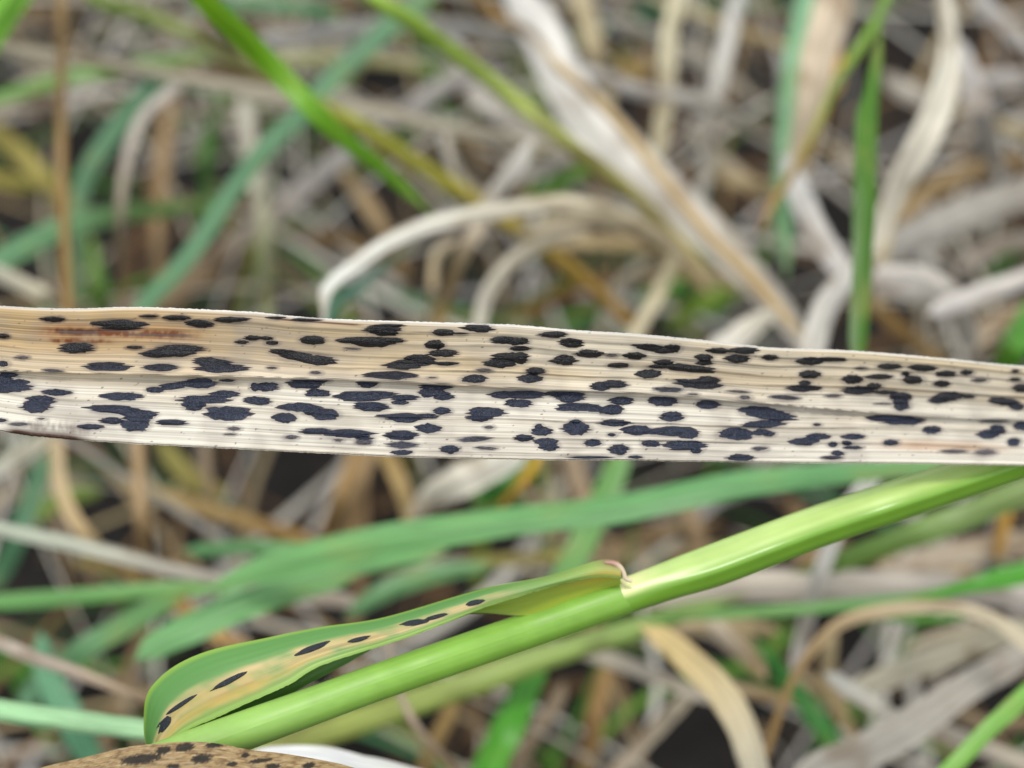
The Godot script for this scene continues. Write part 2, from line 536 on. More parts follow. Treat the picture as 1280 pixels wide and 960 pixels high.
func spot_tables() -> Array:
	# per tile of the leaf: origin, then spots; each spot is one or more lobes [x, y, half length, half height, slope]; a lobe given a sixth number is a faint one
	return [
		[0, 360, [
			[[265, 155, 58, 14]], [[600, 185, 135, 28]], [[745, 140, 45, 7], [885, 148, 70, 14]], [[1005, 178, 68, 22, 0.06]], [[1160, 158, 92, 16]],
			[[390, 298, 90, 27]], [[670, 297, 42, 8]], [[800, 326, 105, 21], [900, 304, 140, 22], [880, 320, 110, 26]], [[1065, 372, 100, 27, 0.1], [1110, 401, 138, 22]],
			[[1210, 270, 34, 9]], [[1265, 250, 48, 12], [1330, 250, 35, 10]], [[110, 347, 36, 8, 0.0, 0.4]], [[10, 240, 35, 12]], [[265, 412, 52, 9, 0.05, 0.2]],
			[[530, 393, 120, 22]], [[805, 398, 100, 20]], [[15, 378, 32, 15]], [[40, 430, 55, 18], [55, 487, 115, 36], [20, 455, 50, 25]],
			[[285, 522, 76, 18]], [[205, 560, 78, 24], [182, 592, 84, 30]], [[610, 540, 108, 22]]],
		],
		[0, 360, [
			[[775, 508, 50, 16], [870, 490, 82, 20, -0.08], [1000, 475, 98, 28]], [[1135, 463, 38, 7]], [[1020, 555, 155, 22], [1130, 530, 72, 20], [970, 590, 58, 26]],
			[[1140, 628, 114, 40]], [[1280, 560, 65, 20]], [[1275, 495, 24, 22]], [[590, 610, 150, 24, 0.06], [700, 632, 92, 22]], [[560, 665, 65, 18], [680, 685, 76, 34], [690, 655, 70, 20]],
			[[862, 672, 78, 15]], [[455, 692, 66, 15]], [[95, 680, 52, 10, 0.0, 0.35]], [[5, 662, 28, 9]], [[1170, 703, 34, 11, 0.0, 0.4]], [[1150, 730, 30, 5, 0.0, 0.5]], [[205, 653, 20, 5, 0.0, 0.5]]],
		],
		[320, 360, [
			[[100, 148, 45, 7]], [[258, 158, 72, 10]], [[635, 208, 100, 24], [660, 188, 78, 9], [650, 224, 75, 16]], [[940, 222, 70, 18], [1015, 227, 46, 5]], [[1115, 200, 80, 21, 0.06]],
			[[80, 275, 36, 10]], [[280, 260, 74, 23]], [[520, 262, 130, 18], [590, 268, 110, 29], [670, 262, 75, 14]], [[150, 322, 90, 17, 0.1], [230, 348, 125, 27, 0.16], [315, 360, 88, 25]],
			[[80, 398, 26, 6, 0.0, 0.3]], [[480, 302, 42, 6, 0.05, 0.55]], [[300, 423, 32, 9, 0.0, 0.3]], [[895, 284, 50, 24], [935, 324, 82, 21]],
			[[835, 357, 75, 24, 0.08], [950, 378, 62, 11], [770, 350, 30, 10]], [[740, 388, 115, 19], [765, 370, 70, 14]], [[665, 437, 140, 21]], [[1085, 455, 70, 21]],
			[[1140, 410, 48, 10, 0.0, 0.35]], [[240, 475, 88, 27], [320, 462, 60, 10]], [[560, 480, 52, 22]]],  # the thin lobe joined to a spot paints the shadow line under the midrib
		],
		[320, 360, [
			[[905, 492, 82, 22], [855, 525, 44, 26], [940, 545, 50, 17], [900, 525, 60, 22]], [[60, 493, 62, 23]], [[308, 527, 62, 19], [295, 512, 30, 10]],
			[[530, 541, 132, 27], [600, 530, 120, 14], [745, 547, 80, 16]], [[580, 592, 95, 25]], [[722, 572, 44, 12]], [[20, 565, 54, 21]], [[220, 595, 104, 22], [345, 630, 84, 31], [280, 612, 60, 24]],
			[[142, 648, 60, 25]], [[740, 645, 125, 20], [745, 658, 60, 18], [850, 640, 62, 12]], [[930, 615, 52, 19]], [[1150, 622, 98, 27], [1120, 650, 60, 20]], [[865, 702, 64, 25]],
			[[1165, 695, 28, 9, 0.0, 0.4]], [[300, 715, 97, 17], [450, 728, 142, 22, 0.03]], [[175, 745, 40, 11, 0.0, 0.3]], [[540, 770, 48, 17, 0.0, 0.3]], [[412, 760, 24, 7, 0.0, 0.45]],
			[[730, 735, 84, 26]], [[735, 785, 82, 20, 0.0, 0.12]], [[730, 823, 52, 14]]],
		],
		[320, 360, [
			[[970, 805, 50, 20], [975, 820, 20, 10]], [[1090, 756, 88, 15, -0.06, 0.15]], [[1150, 800, 62, 9, 0.06, 0.35]], [[880, 447, 22, 4, 0.0, 0.5]], [[545, 752, 50, 8]],
			[[1245, 260, 80, 22], [1310, 265, 60, 20]], [[1225, 375, 90, 25], [1260, 345, 85, 22], [1320, 360, 40, 20]], [[1250, 532, 85, 19], [1330, 535, 100, 20]], [[1285, 572, 40, 18], [1320, 576, 60, 20]]],
		],
		[640, 380, [
			[[205, 152, 74, 17]], [[295, 195, 60, 22, 0.05]], [[30, 185, 55, 20], [40, 222, 57, 14]], [[10, 262, 72, 24, -0.08]], [[380, 250, 70, 21]], [[265, 280, 66, 25], [260, 262, 30, 10]],
			[[615, 258, 54, 18]], [[530, 308, 62, 13]], [[690, 218, 85, 17, 0.1], [760, 232, 75, 16], [805, 222, 42, 24]], [[760, 290, 52, 14], [740, 312, 75, 11], [900, 325, 122, 20, 0.07], [820, 312, 70, 15]],
			[[960, 265, 47, 17], [965, 295, 42, 12], [965, 280, 30, 14]], [[1035, 233, 57, 15], [1155, 233, 72, 18], [1095, 236, 60, 8]], [[1125, 273, 64, 22]], [[1290, 267, 42, 14]], [[685, 350, 60, 25]],
			[[118, 335, 56, 20]], [[92, 373, 64, 22]], [[440, 414, 50, 24], [510, 402, 72, 20]], [[785, 428, 84, 17, 0.03, 0.12]]],
		],
		[640, 380, [
			[[925, 400, 112, 27, 0.04], [985, 375, 57, 16], [1000, 408, 55, 14]], [[1130, 437, 62, 7, 0.06, 0.3]], [[1165, 467, 36, 12, 0.0, 0.3]], [[60, 453, 115, 22]], [[260, 448, 110, 16], [290, 466, 80, 26]],
			[[35, 495, 72, 22]], [[545, 485, 60, 19]], [[755, 485, 75, 26]], [[980, 502, 64, 25]], [[330, 518, 110, 22], [490, 530, 68, 25], [410, 522, 60, 18]], [[1230, 538, 105, 30, 0.05], [1310, 560, 110, 28, 0.06]],
			[[1260, 600, 110, 21, -0.04]], [[1245, 640, 52, 18]], [[800, 562, 64, 27]], [[505, 596, 78, 18]], [[150, 635, 54, 25], [135, 612, 20, 14]], [[320, 622, 80, 31, 0.04], [318, 588, 32, 12]],
			[[630, 628, 75, 26], [790, 638, 140, 24], [880, 650, 55, 27]], [[1115, 650, 102, 32, 0.05]], [[60, 670, 50, 17]], [[172, 692, 55, 25], [190, 710, 48, 24]]],
		],
		[640, 380, [
			[[405, 693, 47, 21]], [[535, 725, 54, 26], [540, 745, 22, 10]], [[500, 653, 20, 9]], [[695, 697, 52, 18], [865, 706, 118, 26], [920, 730, 30, 18]], [[1135, 770, 70, 18]], [[400, 766, 112, 7]],
			[[615, 765, 36, 8]], [[1240, 722, 44, 11, 0.0, 0.2]], [[905, 450, 30, 5, 0.0, 0.4]], [[500, 255, 30, 10, 0.0, 0.6]]],
		],
		[960, 400, [
			[[205, 206, 72, 21], [310, 198, 82, 12]], [[465, 240, 30, 7, 0.0, 0.15]], [[605, 232, 67, 16]], [[770, 240, 72, 17, 0.05]], [[890, 270, 52, 17]], [[995, 262, 34, 14]], [[210, 270, 56, 23]],
			[[165, 342, 82, 20], [210, 338, 60, 14], [188, 314, 30, 14]], [[420, 298, 54, 25]], [[560, 283, 67, 14]], [[460, 350, 97, 24], [530, 332, 45, 16], [590, 362, 62, 11]], [[725, 298, 62, 22], [690, 268, 20, 13]],
			[[865, 320, 44, 17]], [[1060, 300, 44, 13, 0.0, 0.3]], [[1238, 255, 22, 8]], [[1235, 297, 27, 10]], [[1275, 340, 55, 22]], [[660, 385, 60, 24], [668, 432, 46, 23], [665, 408, 42, 20]]],
		],
		[960, 400, [
			[[905, 383, 80, 26, -0.06], [850, 402, 52, 18], [1000, 383, 32, 9]], [[1180, 408, 75, 22, 0.12], [1245, 432, 38, 18]], [[85, 388, 84, 12, 0.07, 0.1]], [[325, 378, 44, 10, 0.0, 0.45]], [[580, 418, 52, 4, 0.0, 0.4]],
			[[245, 523, 20, 7]], [[630, 494, 150, 20, 0.04], [680, 508, 110, 18]], [[820, 550, 44, 22]], [[1105, 570, 58, 24, -0.1], [1145, 550, 42, 24]], [[1230, 610, 34, 23]],
			[[1275, 530, 50, 24]], [[1130, 505, 74, 8, 0.0, 0.2]], [[180, 606, 72, 20, -0.05], [255, 580, 57, 17]], [[430, 583, 57, 16]], [[325, 622, 26, 13]], [[395, 615, 26, 13], [425, 638, 50, 9]],
			[[615, 612, 44, 17]], [[320, 688, 57, 11, 0.0, 0.12], [350, 665, 32, 14]], [[5, 568, 32, 15]], [[930, 655, 72, 9, 0.0, 0.3]], [[1090, 660, 62, 16, 0.0, 0.45]]],
		],
	]

func make_spot(lobes: Array, ox: float, oy: float, parent: Node3D, base: Vector3) -> void:
	var v := PackedVector3Array()
	var n := PackedVector3Array()
	var c := PackedColorArray()
	var uv := PackedVector2Array()
	var ix := PackedInt32Array()
	var rings := [0.0, 0.3, 0.55, 0.76, 0.92, 1.04]
	var segs := 26
	for lobe in lobes:
		var cx: float = ox + lobe[0] / 4.0
		var cy: float = oy + lobe[1] / 4.0
		var hl: float = lobe[2] / 4.0
		var hh: float = lobe[3] / 4.0 * 0.98
		var slope: float = lobe[4] if lobe.size() > 4 else 0.0
		var faint: float = lobe[5] if lobe.size() > 5 else 0.0
		var sd := rng.randf() * 500.0
		var tone := lin(18, 16, 18).lerp(lin(30, 36, 54), smoothstep(0.25, 0.6, (cy - line_at(top_y, cx)) / (line_at(bot_y, cx) - line_at(top_y, cx)))).lerp(lin(120, 110, 106), faint)  # bluer and paler on the lower half: sky sheen put into the colour
		var vm := (line_at(mid_y, cx) - line_at(top_y, cx)) / (line_at(bot_y, cx) - line_at(top_y, cx))
		var below := (cy - line_at(top_y, cx)) / (line_at(bot_y, cx) - line_at(top_y, cx)) > vm
		var start := v.size()
		for r in rings.size():
			for k in (1 if r == 0 else segs):
				var ang := TAU * k / segs
				var e: float = rings[r]
				var ragged := 1.0 + 0.24 * noise2.get_noise_3d(sd, cos(ang) * 9.0, sin(ang) * 9.0) + 0.10 * noise2.get_noise_3d(sd + 40.0, cos(ang) * 34.0, sin(ang) * 34.0)
				var dx := cos(ang) * hl * e * ragged * (1.0 + 0.45 * noise2.get_noise_2d(sd + 90.0, sin(ang) * 70.0))
				var dy := signf(sin(ang)) * pow(absf(sin(ang)), 1.22) * hh * e * ragged * (1.0 + 0.2 * noise2.get_noise_2d(sd + 20.0, cos(ang) * 70.0))
				var x := clampf(cx + dx, X0 + 2, X1 - 2)
				var y := cy + dy + slope * dx
				var t := line_at(top_y, x)
				var vv := (y - t) / (line_at(bot_y, x) - t)
				var vmx := (line_at(mid_y, x) - t) / (line_at(bot_y, x) - t)
				vv = clampf(maxf(vv, vmx + 0.008) if below else minf(vv, vmx - 0.006), 0.012, 0.994)
				var lift := 0.00012 * (1.0 - 0.85 * faint) * (1.0 - pow(e, 3.0)) + (0.000012 if e < 1.0 else -0.00001)
				if e < 1.0:
					lift += 0.00006 * noise2.get_noise_2d(x * 5.0, y * 26.0) * (1.0 - e)
				v.append(leaf_point(x, vv, maxf(lift, -0.00001)) - base)
				n.append(Vector3.ZERO)
				var tint := 1.0 + 0.9 * noise2.get_noise_2d(x * 3.0, y * 22.0)  # fine glints along the grain, put into the colour
				var col := tone * tint
				if faint > 0.0 and r >= 4:
					col = col.lerp(lin(190, 180, 168), 0.45)
				elif r == rings.size() - 1:
					col = col.lerp(lin(132, 108, 92), 0.65)
				col.a = 1.0
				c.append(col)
				uv.append(Vector2(x, y))
		for r in rings.size() - 1:
			for k in segs:
				var k2 := (k + 1) % segs
				if r == 0:
					ix.append_array(PackedInt32Array([start, start + 1 + k, start + 1 + k2]))
				else:
					var a := start + 1 + (r - 1) * segs
					var b := a + segs
					ix.append_array(PackedInt32Array([a + k, b + k, b + k2, a + k, b + k2, a + k2]))
	for i in range(0, ix.size(), 3):
		var nn := (v[ix[i + 2]] - v[ix[i]]).cross(v[ix[i + 1]] - v[ix[i]])
		for k in 3:
			n[ix[i + k]] += nn
	var look := (eye - base).normalized()
	for i in n.size():
		n[i] = n[i].normalized() if n[i].length_squared() > 0.0 else look
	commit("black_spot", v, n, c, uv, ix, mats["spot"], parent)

func make_spotted_leaf() -> void:
	top_y = edge_line([-70, 379, 0, 382, 40, 384.5, 100, 385.5, 160, 383.5, 240, 386, 320, 390, 360, 394.5, 425, 399, 520, 402, 640, 405.7, 720, 412.5, 800, 417.5, 880, 425, 960, 434, 1060, 438, 1160, 446, 1280, 457.5, 1350, 463])
	bot_y = edge_line([-70, 530, 0, 537.5, 40, 543.5, 100, 549, 180, 554, 320, 561, 420, 566, 500, 570, 640, 573, 720, 574, 800, 574.5, 960, 577, 1120, 578, 1280, 580.5, 1350, 582])
	mid_y = edge_line([-70, 461, 0, 464, 175, 469, 320, 472, 480, 477, 640, 485.5, 800, 492.5, 960, 505, 1100, 517, 1280, 525.5, 1350, 529])
	stain.resize((X1 - X0 + 2) * 230)
	speck.resize((X1 - X0 + 2) * 230)
	for i in 800:
		var x := rng.randi_range(1, X1 - X0 - 4)
		var y := rng.randi_range(15, 205)
		var dark := rng.randf_range(0.25, 0.9)
		for k in rng.randi_range(1, 3):
			speck[(x + k) * 230 + y] = dark
		if rng.randf() < 0.3:
			speck[x * 230 + y + 1] = dark * 0.7
	var tables := spot_tables()
	for tile in tables:
		for lobes in tile[2]:
			for lobe in lobes:
				var cx: float = tile[0] + lobe[0] / 4.0
				var cy: float = tile[1] + lobe[1] / 4.0
				var hl: float = lobe[2] / 4.0 + 5.0
				var hh: float = lobe[3] / 4.0 + 2.5
				for x in range(int(cx - hl), int(cx + hl) + 1):
					for y in range(int(cy - hh), int(cy + hh) + 1):
						var sx := x - X0
						var sy := y - 370
						if sx < 0 or sx > X1 - X0 or sy < 0 or sy >= 230:
							continue
						var r := sqrt(pow((x - cx) / hl, 2.0) + pow((y - cy) / hh, 2.0))
						stain[sx * 230 + sy] = maxf(stain[sx * 230 + sy], smoothstep(1.05, 0.7, r))
	var base := leaf_point(640, 0.5)
	var root := thing("spotted_dead_leaf", base, "straw pale dead leaf lying straight across the picture, covered in black spots", "dead leaf")
	var nu := 900
	var nv := 130
	var pts := PackedVector3Array()
	var cols := PackedColorArray()
	for i in nu + 1:
		var x := lerpf(X0, X1, float(i) / nu)
		var t := line_at(top_y, x)
		var b := line_at(bot_y, x)
		for j in nv + 1:
			var v := float(j) / nv
			var vv := v
			if j < 2 or j > nv - 2:      # the rough saw edge of the blade
				vv += 0.005 * noise2.get_noise_2d(x * 14.0, v * 900.0)
			pts.append(leaf_point(x, vv))
			cols.append(leaf_color(x, v, lerpf(t, b, v)))
	sheet("leaf_blade", pts, cols, nu, nv, 0.00011, mats["leaf"], root, Vector2(1.6, 1.0), base)
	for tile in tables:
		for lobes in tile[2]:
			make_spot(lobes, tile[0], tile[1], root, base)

# ---------------------------------------------------------------- the green stem with its folded leaf
func line2(list: Array, n: int) -> Array:
	var with_w := []
	for i in range(0, list.size(), 2):
		with_w.append_array([list[i], list[i + 1], 0.0])
	return curve3(with_w, n)

func tube(called: String, list: Array, depths: Array, color_of: Callable, radius_of: Callable, m: Material, parent: Node3D, base: Vector3, from := 0.0, to := TAU, nu := 120, nv := 40) -> MeshInstance3D:
	var line := curve3(list, nu)
	var mid := []
	for i in nu + 1:
		mid.append(at(line[i].x, line[i].y, near(ramp(depths, float(i) / nu))))
	var pts := PackedVector3Array()
	var cols := PackedColorArray()
	for i in nu + 1:
		var tangent: Vector3 = (mid[mini(i + 1, nu)] - mid[maxi(i - 1, 0)]).normalized()
		var look: Vector3 = (eye - mid[i]).normalized()
		var up_side: Vector3 = look.cross(tangent).normalized()
		if up_side.dot(upv) < 0.0: up_side = -up_side
		var face: Vector3 = up_side.cross(tangent).normalized()
		if face.dot(look) < 0.0: face = -face
		var r0: float = line[i].z * 0.5 * px((mid[i] - eye).dot(fwd))
		for j in nv + 1:
			var a := lerpf(from, to, float(j) / nv)
			var r: float = r0 * radius_of.call(line[i].x, a)
			pts.append(mid[i] + (face * cos(a) + up_side * sin(a)) * r)
			cols.append(color_of.call(line[i].x, a))
	return sheet(called, pts, cols, nu, nv, -0.00008, m, parent, Vector2(1, 1), base)

func two_edges(called: String, upper: Array, lower: Array, d_up: Array, d_low: Array, bulge: float, color_of: Callable, m: Material, parent: Node3D, base: Vector3, nu := 140, nv := 24, thick := 0.00015, ragged := 0.0) -> MeshInstance3D:
	var a := line2(upper, nu)
	var b := line2(lower, nu)
	var pts := PackedVector3Array()
	var cols := PackedColorArray()
	for i in nu + 1:
		var t := float(i) / nu
		for j in nv + 1:
			var v := float(j) / nv
			var q: Vector3 = a[i].lerp(b[i], v)
			if j == nv and ragged > 0.0:
				q.y += ragged * noise2.get_noise_1d(q.x * 6.0)
			var d := lerpf(ramp(d_up, t), ramp(d_low, t), v) - bulge * sin(v * PI) - 0.00002 * sin(v * 60.0)
			pts.append(at(q.x, q.y, d))
			cols.append(color_of.call(t, v, q))
	return sheet(called, pts, cols, nu, nv, thick, m, parent, Vector2(1, 1), base)

func make_green_stem() -> void:
	var base := at(240, 915, near(0.128))
	var root := thing("meadow_plant", base, "glossy bright green stem rising from lower left to right, carrying a folded leaf", "grass plant")
	var n1 := noise
	var n2 := noise2
	var stem_col := func(x: float, a: float) -> Color:
		var c := lin(124, 168, 62).lerp(lin(156, 190, 108), smoothstep(560.0, 240.0, x) * 0.5)
		c = c * (1.0 + 0.08 * n2.get_noise_2d(a * 90.0, x * 0.05) + 0.05 * n2.get_noise_2d(a * 60.0, x * 1.2) + 0.10 * n1.get_noise_2d(x * 0.7, a * 8.0))
		c.a = 1.0
		return c
	var one := func(_x: float, a: float) -> float: return 1.0 + 0.004 * sin(a * 26.0)
	tube("stem", [110, 986, 50, 180, 960, 50, 260, 930, 50, 320, 908, 49, 400, 879, 47, 480, 850, 46, 680, 781, 45, 800, 739, 44, 900, 708, 42], [0.1270, 0.128, 0.132, 0.1385, 0.142], stem_col, one, mats["fresh_stem"], root, base)
	var sheath_col := func(x: float, a: float) -> Color:
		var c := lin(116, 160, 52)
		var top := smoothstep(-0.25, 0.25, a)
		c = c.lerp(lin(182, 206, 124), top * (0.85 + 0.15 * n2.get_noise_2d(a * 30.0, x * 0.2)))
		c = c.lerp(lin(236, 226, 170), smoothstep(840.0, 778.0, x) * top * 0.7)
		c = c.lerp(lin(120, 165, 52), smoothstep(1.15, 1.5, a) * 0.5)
		c = c * (1.0 + 0.06 * n2.get_noise_2d(a * 110.0, x * 0.04) + 0.07 * n1.get_noise_2d(x * 0.7, a * 8.0))
		c.a = 1.0
		return c
	var keel := func(x: float, a: float) -> float:
		var k := smoothstep(770.0, 900.0, x)
		var low_side := smoothstep(0.1, -0.5, wrapf(a, -PI, PI)) + smoothstep(2.0, 2.8, wrapf(a, -PI, PI))
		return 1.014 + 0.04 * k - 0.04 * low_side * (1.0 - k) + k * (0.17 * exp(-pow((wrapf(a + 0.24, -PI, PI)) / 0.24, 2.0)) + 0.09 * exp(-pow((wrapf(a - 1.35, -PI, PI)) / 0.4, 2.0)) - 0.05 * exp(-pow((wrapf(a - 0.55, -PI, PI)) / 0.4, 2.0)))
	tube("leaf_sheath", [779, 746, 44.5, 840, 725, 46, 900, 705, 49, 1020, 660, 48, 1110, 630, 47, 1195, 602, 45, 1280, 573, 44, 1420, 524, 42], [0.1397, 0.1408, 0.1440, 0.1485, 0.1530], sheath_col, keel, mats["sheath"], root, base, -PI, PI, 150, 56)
	# the blade, bent back along the stem
	var blade_col := func(t: float, v: float, q: Vector3) -> Color:
		var g := lin(92, 142, 72).lerp(lin(118, 162, 98), smoothstep(0.2, 0.5, v) * 0.5)
		g = g.lerp(lin(150, 186, 70), smoothstep(0.10, 0.0, v) * 0.8)
		g = g.lerp(lin(152, 178, 92), smoothstep(0.30, 0.0, t))
		g = g.lerp(lin(214, 178, 84), smoothstep(0.09, 0.02, t) * smoothstep(0.35, 0.9, v) * 0.8)
		g = g.lerp(lin(150, 96, 96), smoothstep(0.055, 0.01, t) * smoothstep(0.75, 0.15, v) * 0.75)
		var w := v + 0.06 * n1.get_noise_2d(t * 260.0, 7.0)
		var lo := lerpf(0.50, 0.44, t)
		var hi := lerpf(0.74, 0.82, t)
		var stripe := smoothstep(lo - 0.08, lo + 0.04, w) * smoothstep(hi + 0.14, hi - 0.04, w) * smoothstep(0.16, 0.30, t)
		stripe = clampf(stripe + 0.25 * n2.get_noise_2d(v * 60.0, t * 40.0) * stripe, 0, 1)
		var blotch := n1.get_noise_2d(t * 420.0, v * 60.0 + 33.0)
		stripe *= clampf(0.86 + 0.95 * blotch, 0.25, 1.0)
		var c := g.lerp(lin(206, 182, 130).lerp(lin(182, 166, 92), clampf(n2.get_noise_2d(v * 130.0, t * 20.0) + 0.25, 0, 1)), stripe)
		c = c.lerp(lin(120, 92, 52), clampf(n2.get_noise_2d(v * 200.0 + 9.0, t * 30.0) - 0.15, 0, 0.5) * stripe)
		c = c.lerp(lin(206, 176, 92), exp(-pow((w - hi + 0.02) / 0.09, 2.0)) * 0.6 * smoothstep(0.55, 0.8, t))
		c = c.lerp(lin(156, 186, 92), smoothstep(hi + 0.02, hi + 0.16, w) * 0.8)
		c = c * (1.0 + 0.12 * n2.get_noise_2d(v * 90.0, t * 6.0))
		c.a = 1.0
		return c
	var bl := two_edges("leaf_blade", [774, 704, 749, 702.5, 686, 722, 605, 738, 480, 774, 400, 786, 335, 799, 265, 814, 222, 832, 194, 855, 184, 874, 182, 898, 183, 922, 190, 950],
		[777, 722, 745, 720, 699, 729, 660, 741, 605, 758, 558, 777, 511, 795, 480, 805, 400, 832, 360, 856, 310, 878, 272, 896, 235, 912, 205, 934, 198, 952],
		near_all([0.1372, 0.1352, 0.1335, 0.1320, 0.1335]), near_all([0.1360, 0.1335, 0.1310, 0.1285, 0.1290]), 0.0005, blade_col, mats["fresh_leaf"], root, base, 170, 40, 0.00015, 0.9)
	var under_col := func(t: float, v: float, q: Vector3) -> Color:
		var c := lin(150, 168, 40).lerp(lin(92, 134, 60), smoothstep(0.15, 0.5, t))
		c = c.lerp(lin(206, 170, 50), smoothstep(0.16, 0.0, t) * smoothstep(0.7, 0.1, v))
		c = c * (1.0 + 0.10 * n2.get_noise_2d(v * 60.0, t * 8.0))
		c.a = 1.0
		return c
	two_edges("leaf_underside", [772, 708, 700, 722, 640, 738, 580, 760, 500, 790, 420, 815, 360, 846, 300, 872, 255, 892, 215, 916],
		[777, 733, 720, 756, 660, 769, 605, 767, 560, 771, 500, 792, 440, 826, 395, 850, 345, 876, 300, 898, 250, 912, 220, 930],
		near_all([0.1376, 0.1372, 0.1352, 0.1325, 0.1310]), near_all([0.1385, 0.1368, 0.1352, 0.1330, 0.1315]), 0.0, under_col, mats["fresh_leaf"], root, base, 120, 12)
	var collar_col := func(x: float, a: float) -> Color:
		return lin(188, 146, 128).lerp(lin(232, 212, 180), smoothstep(766.0, 780.0, x))
	tube("collar", [756, 703, 3, 766, 704, 6, 774, 708, 7, 779, 715, 6, 782, 723, 6, 790, 727, 3], [0.1360, 0.1358, 0.1362], collar_col, func(_x, _a): return 1.0, mats["fresh_leaf"], root, base, 0.0, TAU, 40, 14)
	# long black spots on the blade
	for s in [[593, 753, 13, 4.0, -0.20, 0.13], [517, 778, 22, 4.4, -0.14, 0.13], [544, 771, 17, 3.2, -0.22, 0.13], [448, 799, 15, 3.4, -0.26, 0.13], [391, 810, 25, 4.2, -0.42, 0.13], [287, 851, 27, 3.8, -0.52, 0.13], [226, 881, 27, 2.9, -0.66, 0.13], [203, 907, 18, 6.5, -1.1, 0.13]]:
		var v := PackedVector3Array()
		var n := PackedVector3Array()
		var c := PackedColorArray()
		var uv := PackedVector2Array()
		var ix := PackedInt32Array()
		var dir := Vector2(1.0, s[4]).normalized()
		var nor := Vector2(-dir.y, dir.x)
		for r in 5:
			for k in 24:
				var ang := TAU * k / 24
				var e := r / 4.0
				var wob: float = 1.0 + 0.25 * noise2.get_noise_3d(s[0], cos(ang) * 14.0, sin(ang) * 14.0)
				var q: Vector2 = Vector2(s[0], s[1]) + dir * (cos(ang) * s[2] * e * wob) + nor * (signf(sin(ang)) * pow(absf(sin(ang)), 1.4) * s[3] * e * wob)
				v.append(at(q.x, q.y, s[5] - 0.0009 * 0.0) - base)
				n.append(Vector3.ZERO)
				c.append(lin(30, 34, 46))
				uv.append(q)
		# lay the spot on the blade: nearest blade vertex gives the depth
		var arr: PackedVector3Array = bl.mesh.surface_get_arrays(0)[Mesh.ARRAY_VERTEX]
		var half := arr.size() / 2
		for i in v.size():
			var ray := (v[i] + base - eye).normalized()
			var sum := 0.0
			var depth := 0.0
			for k in half:
				var w := arr[k] + base - eye
				var off := (w - ray * w.dot(ray)).length_squared()
				if off < 1.0e-6:
					var wt := 1.0 / pow(off + 1.0e-8, 2.0)
					sum += wt
					depth += w.dot(ray) * wt
			v[i] = eye + ray * (depth / maxf(sum, 1e-9) - (0.00026 if i < 96 else 0.00016)) - base
		for r in 4:
			for k in 24:
				var k2 := (k + 1) % 24
				var a := r * 24
				ix.append_array(PackedInt32Array([a + k, a + 24 + k, a + 24 + k2, a + k, a + 24 + k2, a + k2]))
		for i in range(0, ix.size(), 3):
			var nn := (v[ix[i + 2]] - v[ix[i]]).cross(v[ix[i + 1]] - v[ix[i]])
			for k in 3:
				n[ix[i + k]] += nn
		for i in n.size():
			n[i] = n[i].normalized() if n[i].length_squared() > 1e-30 else (eye - base).normalized()
		commit("black_spot", v, n, c, uv, ix, mats["spot"], root)

func make_brown_leaf() -> void:
	var base := at(250, 975, 0.117)
	var root := thing("spotted_brown_leaf", base, "brown spotted dead leaf humped at the bottom edge, over the foot of the green stem", "dead leaf")
	var n1 := noise
	var n2 := noise2
	var col := func(t: float, v: float, q: Vector3) -> Color:
		var c := lin(176, 148, 104)
		c = c.lerp(lin(118, 88, 56), clampf(0.25 + 1.3 * n1.get_noise_2d(q.x * 1.6, q.y * 5.0 + 90.0), 0, 0.8))
		c = c.lerp(lin(206, 184, 146), clampf(n2.get_noise_2d(q.x * 0.8 + 60.0, q.y * 8.0), 0, 0.6))
		for s in [[176, 949, 27, 6.5], [204, 938, 10, 5.5], [231, 934, 13, 6], [252, 948, 14, 6.5], [268, 931, 12, 4], [307, 944, 6, 3.5], [341, 958, 10, 4], [386, 957, 9, 4], [325, 951, 16, 3], [290, 955, 8, 3], [216, 958, 9, 3]]:
			var r: float = pow((q.x - s[0]) / s[2], 2.0) + pow((q.y - s[1] + 0.12 * (q.x - s[0])) / s[3], 2.0) + 0.6 * n2.get_noise_2d(q.x * 4.0, q.y * 6.0)
			c = c.lerp(lin(36, 32, 30), smoothstep(1.25, 0.6, r) * 0.95)
		c.a = 1.0
		return c
	two_edges("leaf_blade", [30, 968, 56, 958, 112, 945, 157, 934, 202, 929, 240, 927, 277, 930, 311, 937, 356, 942, 412, 952, 440, 959, 520, 985],
		[20, 1010, 60, 1016, 112, 1020, 157, 1022, 202, 1022, 240, 1022, 277, 1022, 311, 1022, 356, 1022, 412, 1020, 450, 1016, 530, 1010],
		[0.1178, 0.1180, 0.1183, 0.1183], [0.1158, 0.1158, 0.1160, 0.1162], 0.0012, col, mats["leaf"], root, base, 220, 50, 0.00015)

# ---------------------------------------------------------------- the grass behind
const DRY := [196, 186, 168]
const GREY := [178, 174, 172]
const STRAW := [190, 164, 116]

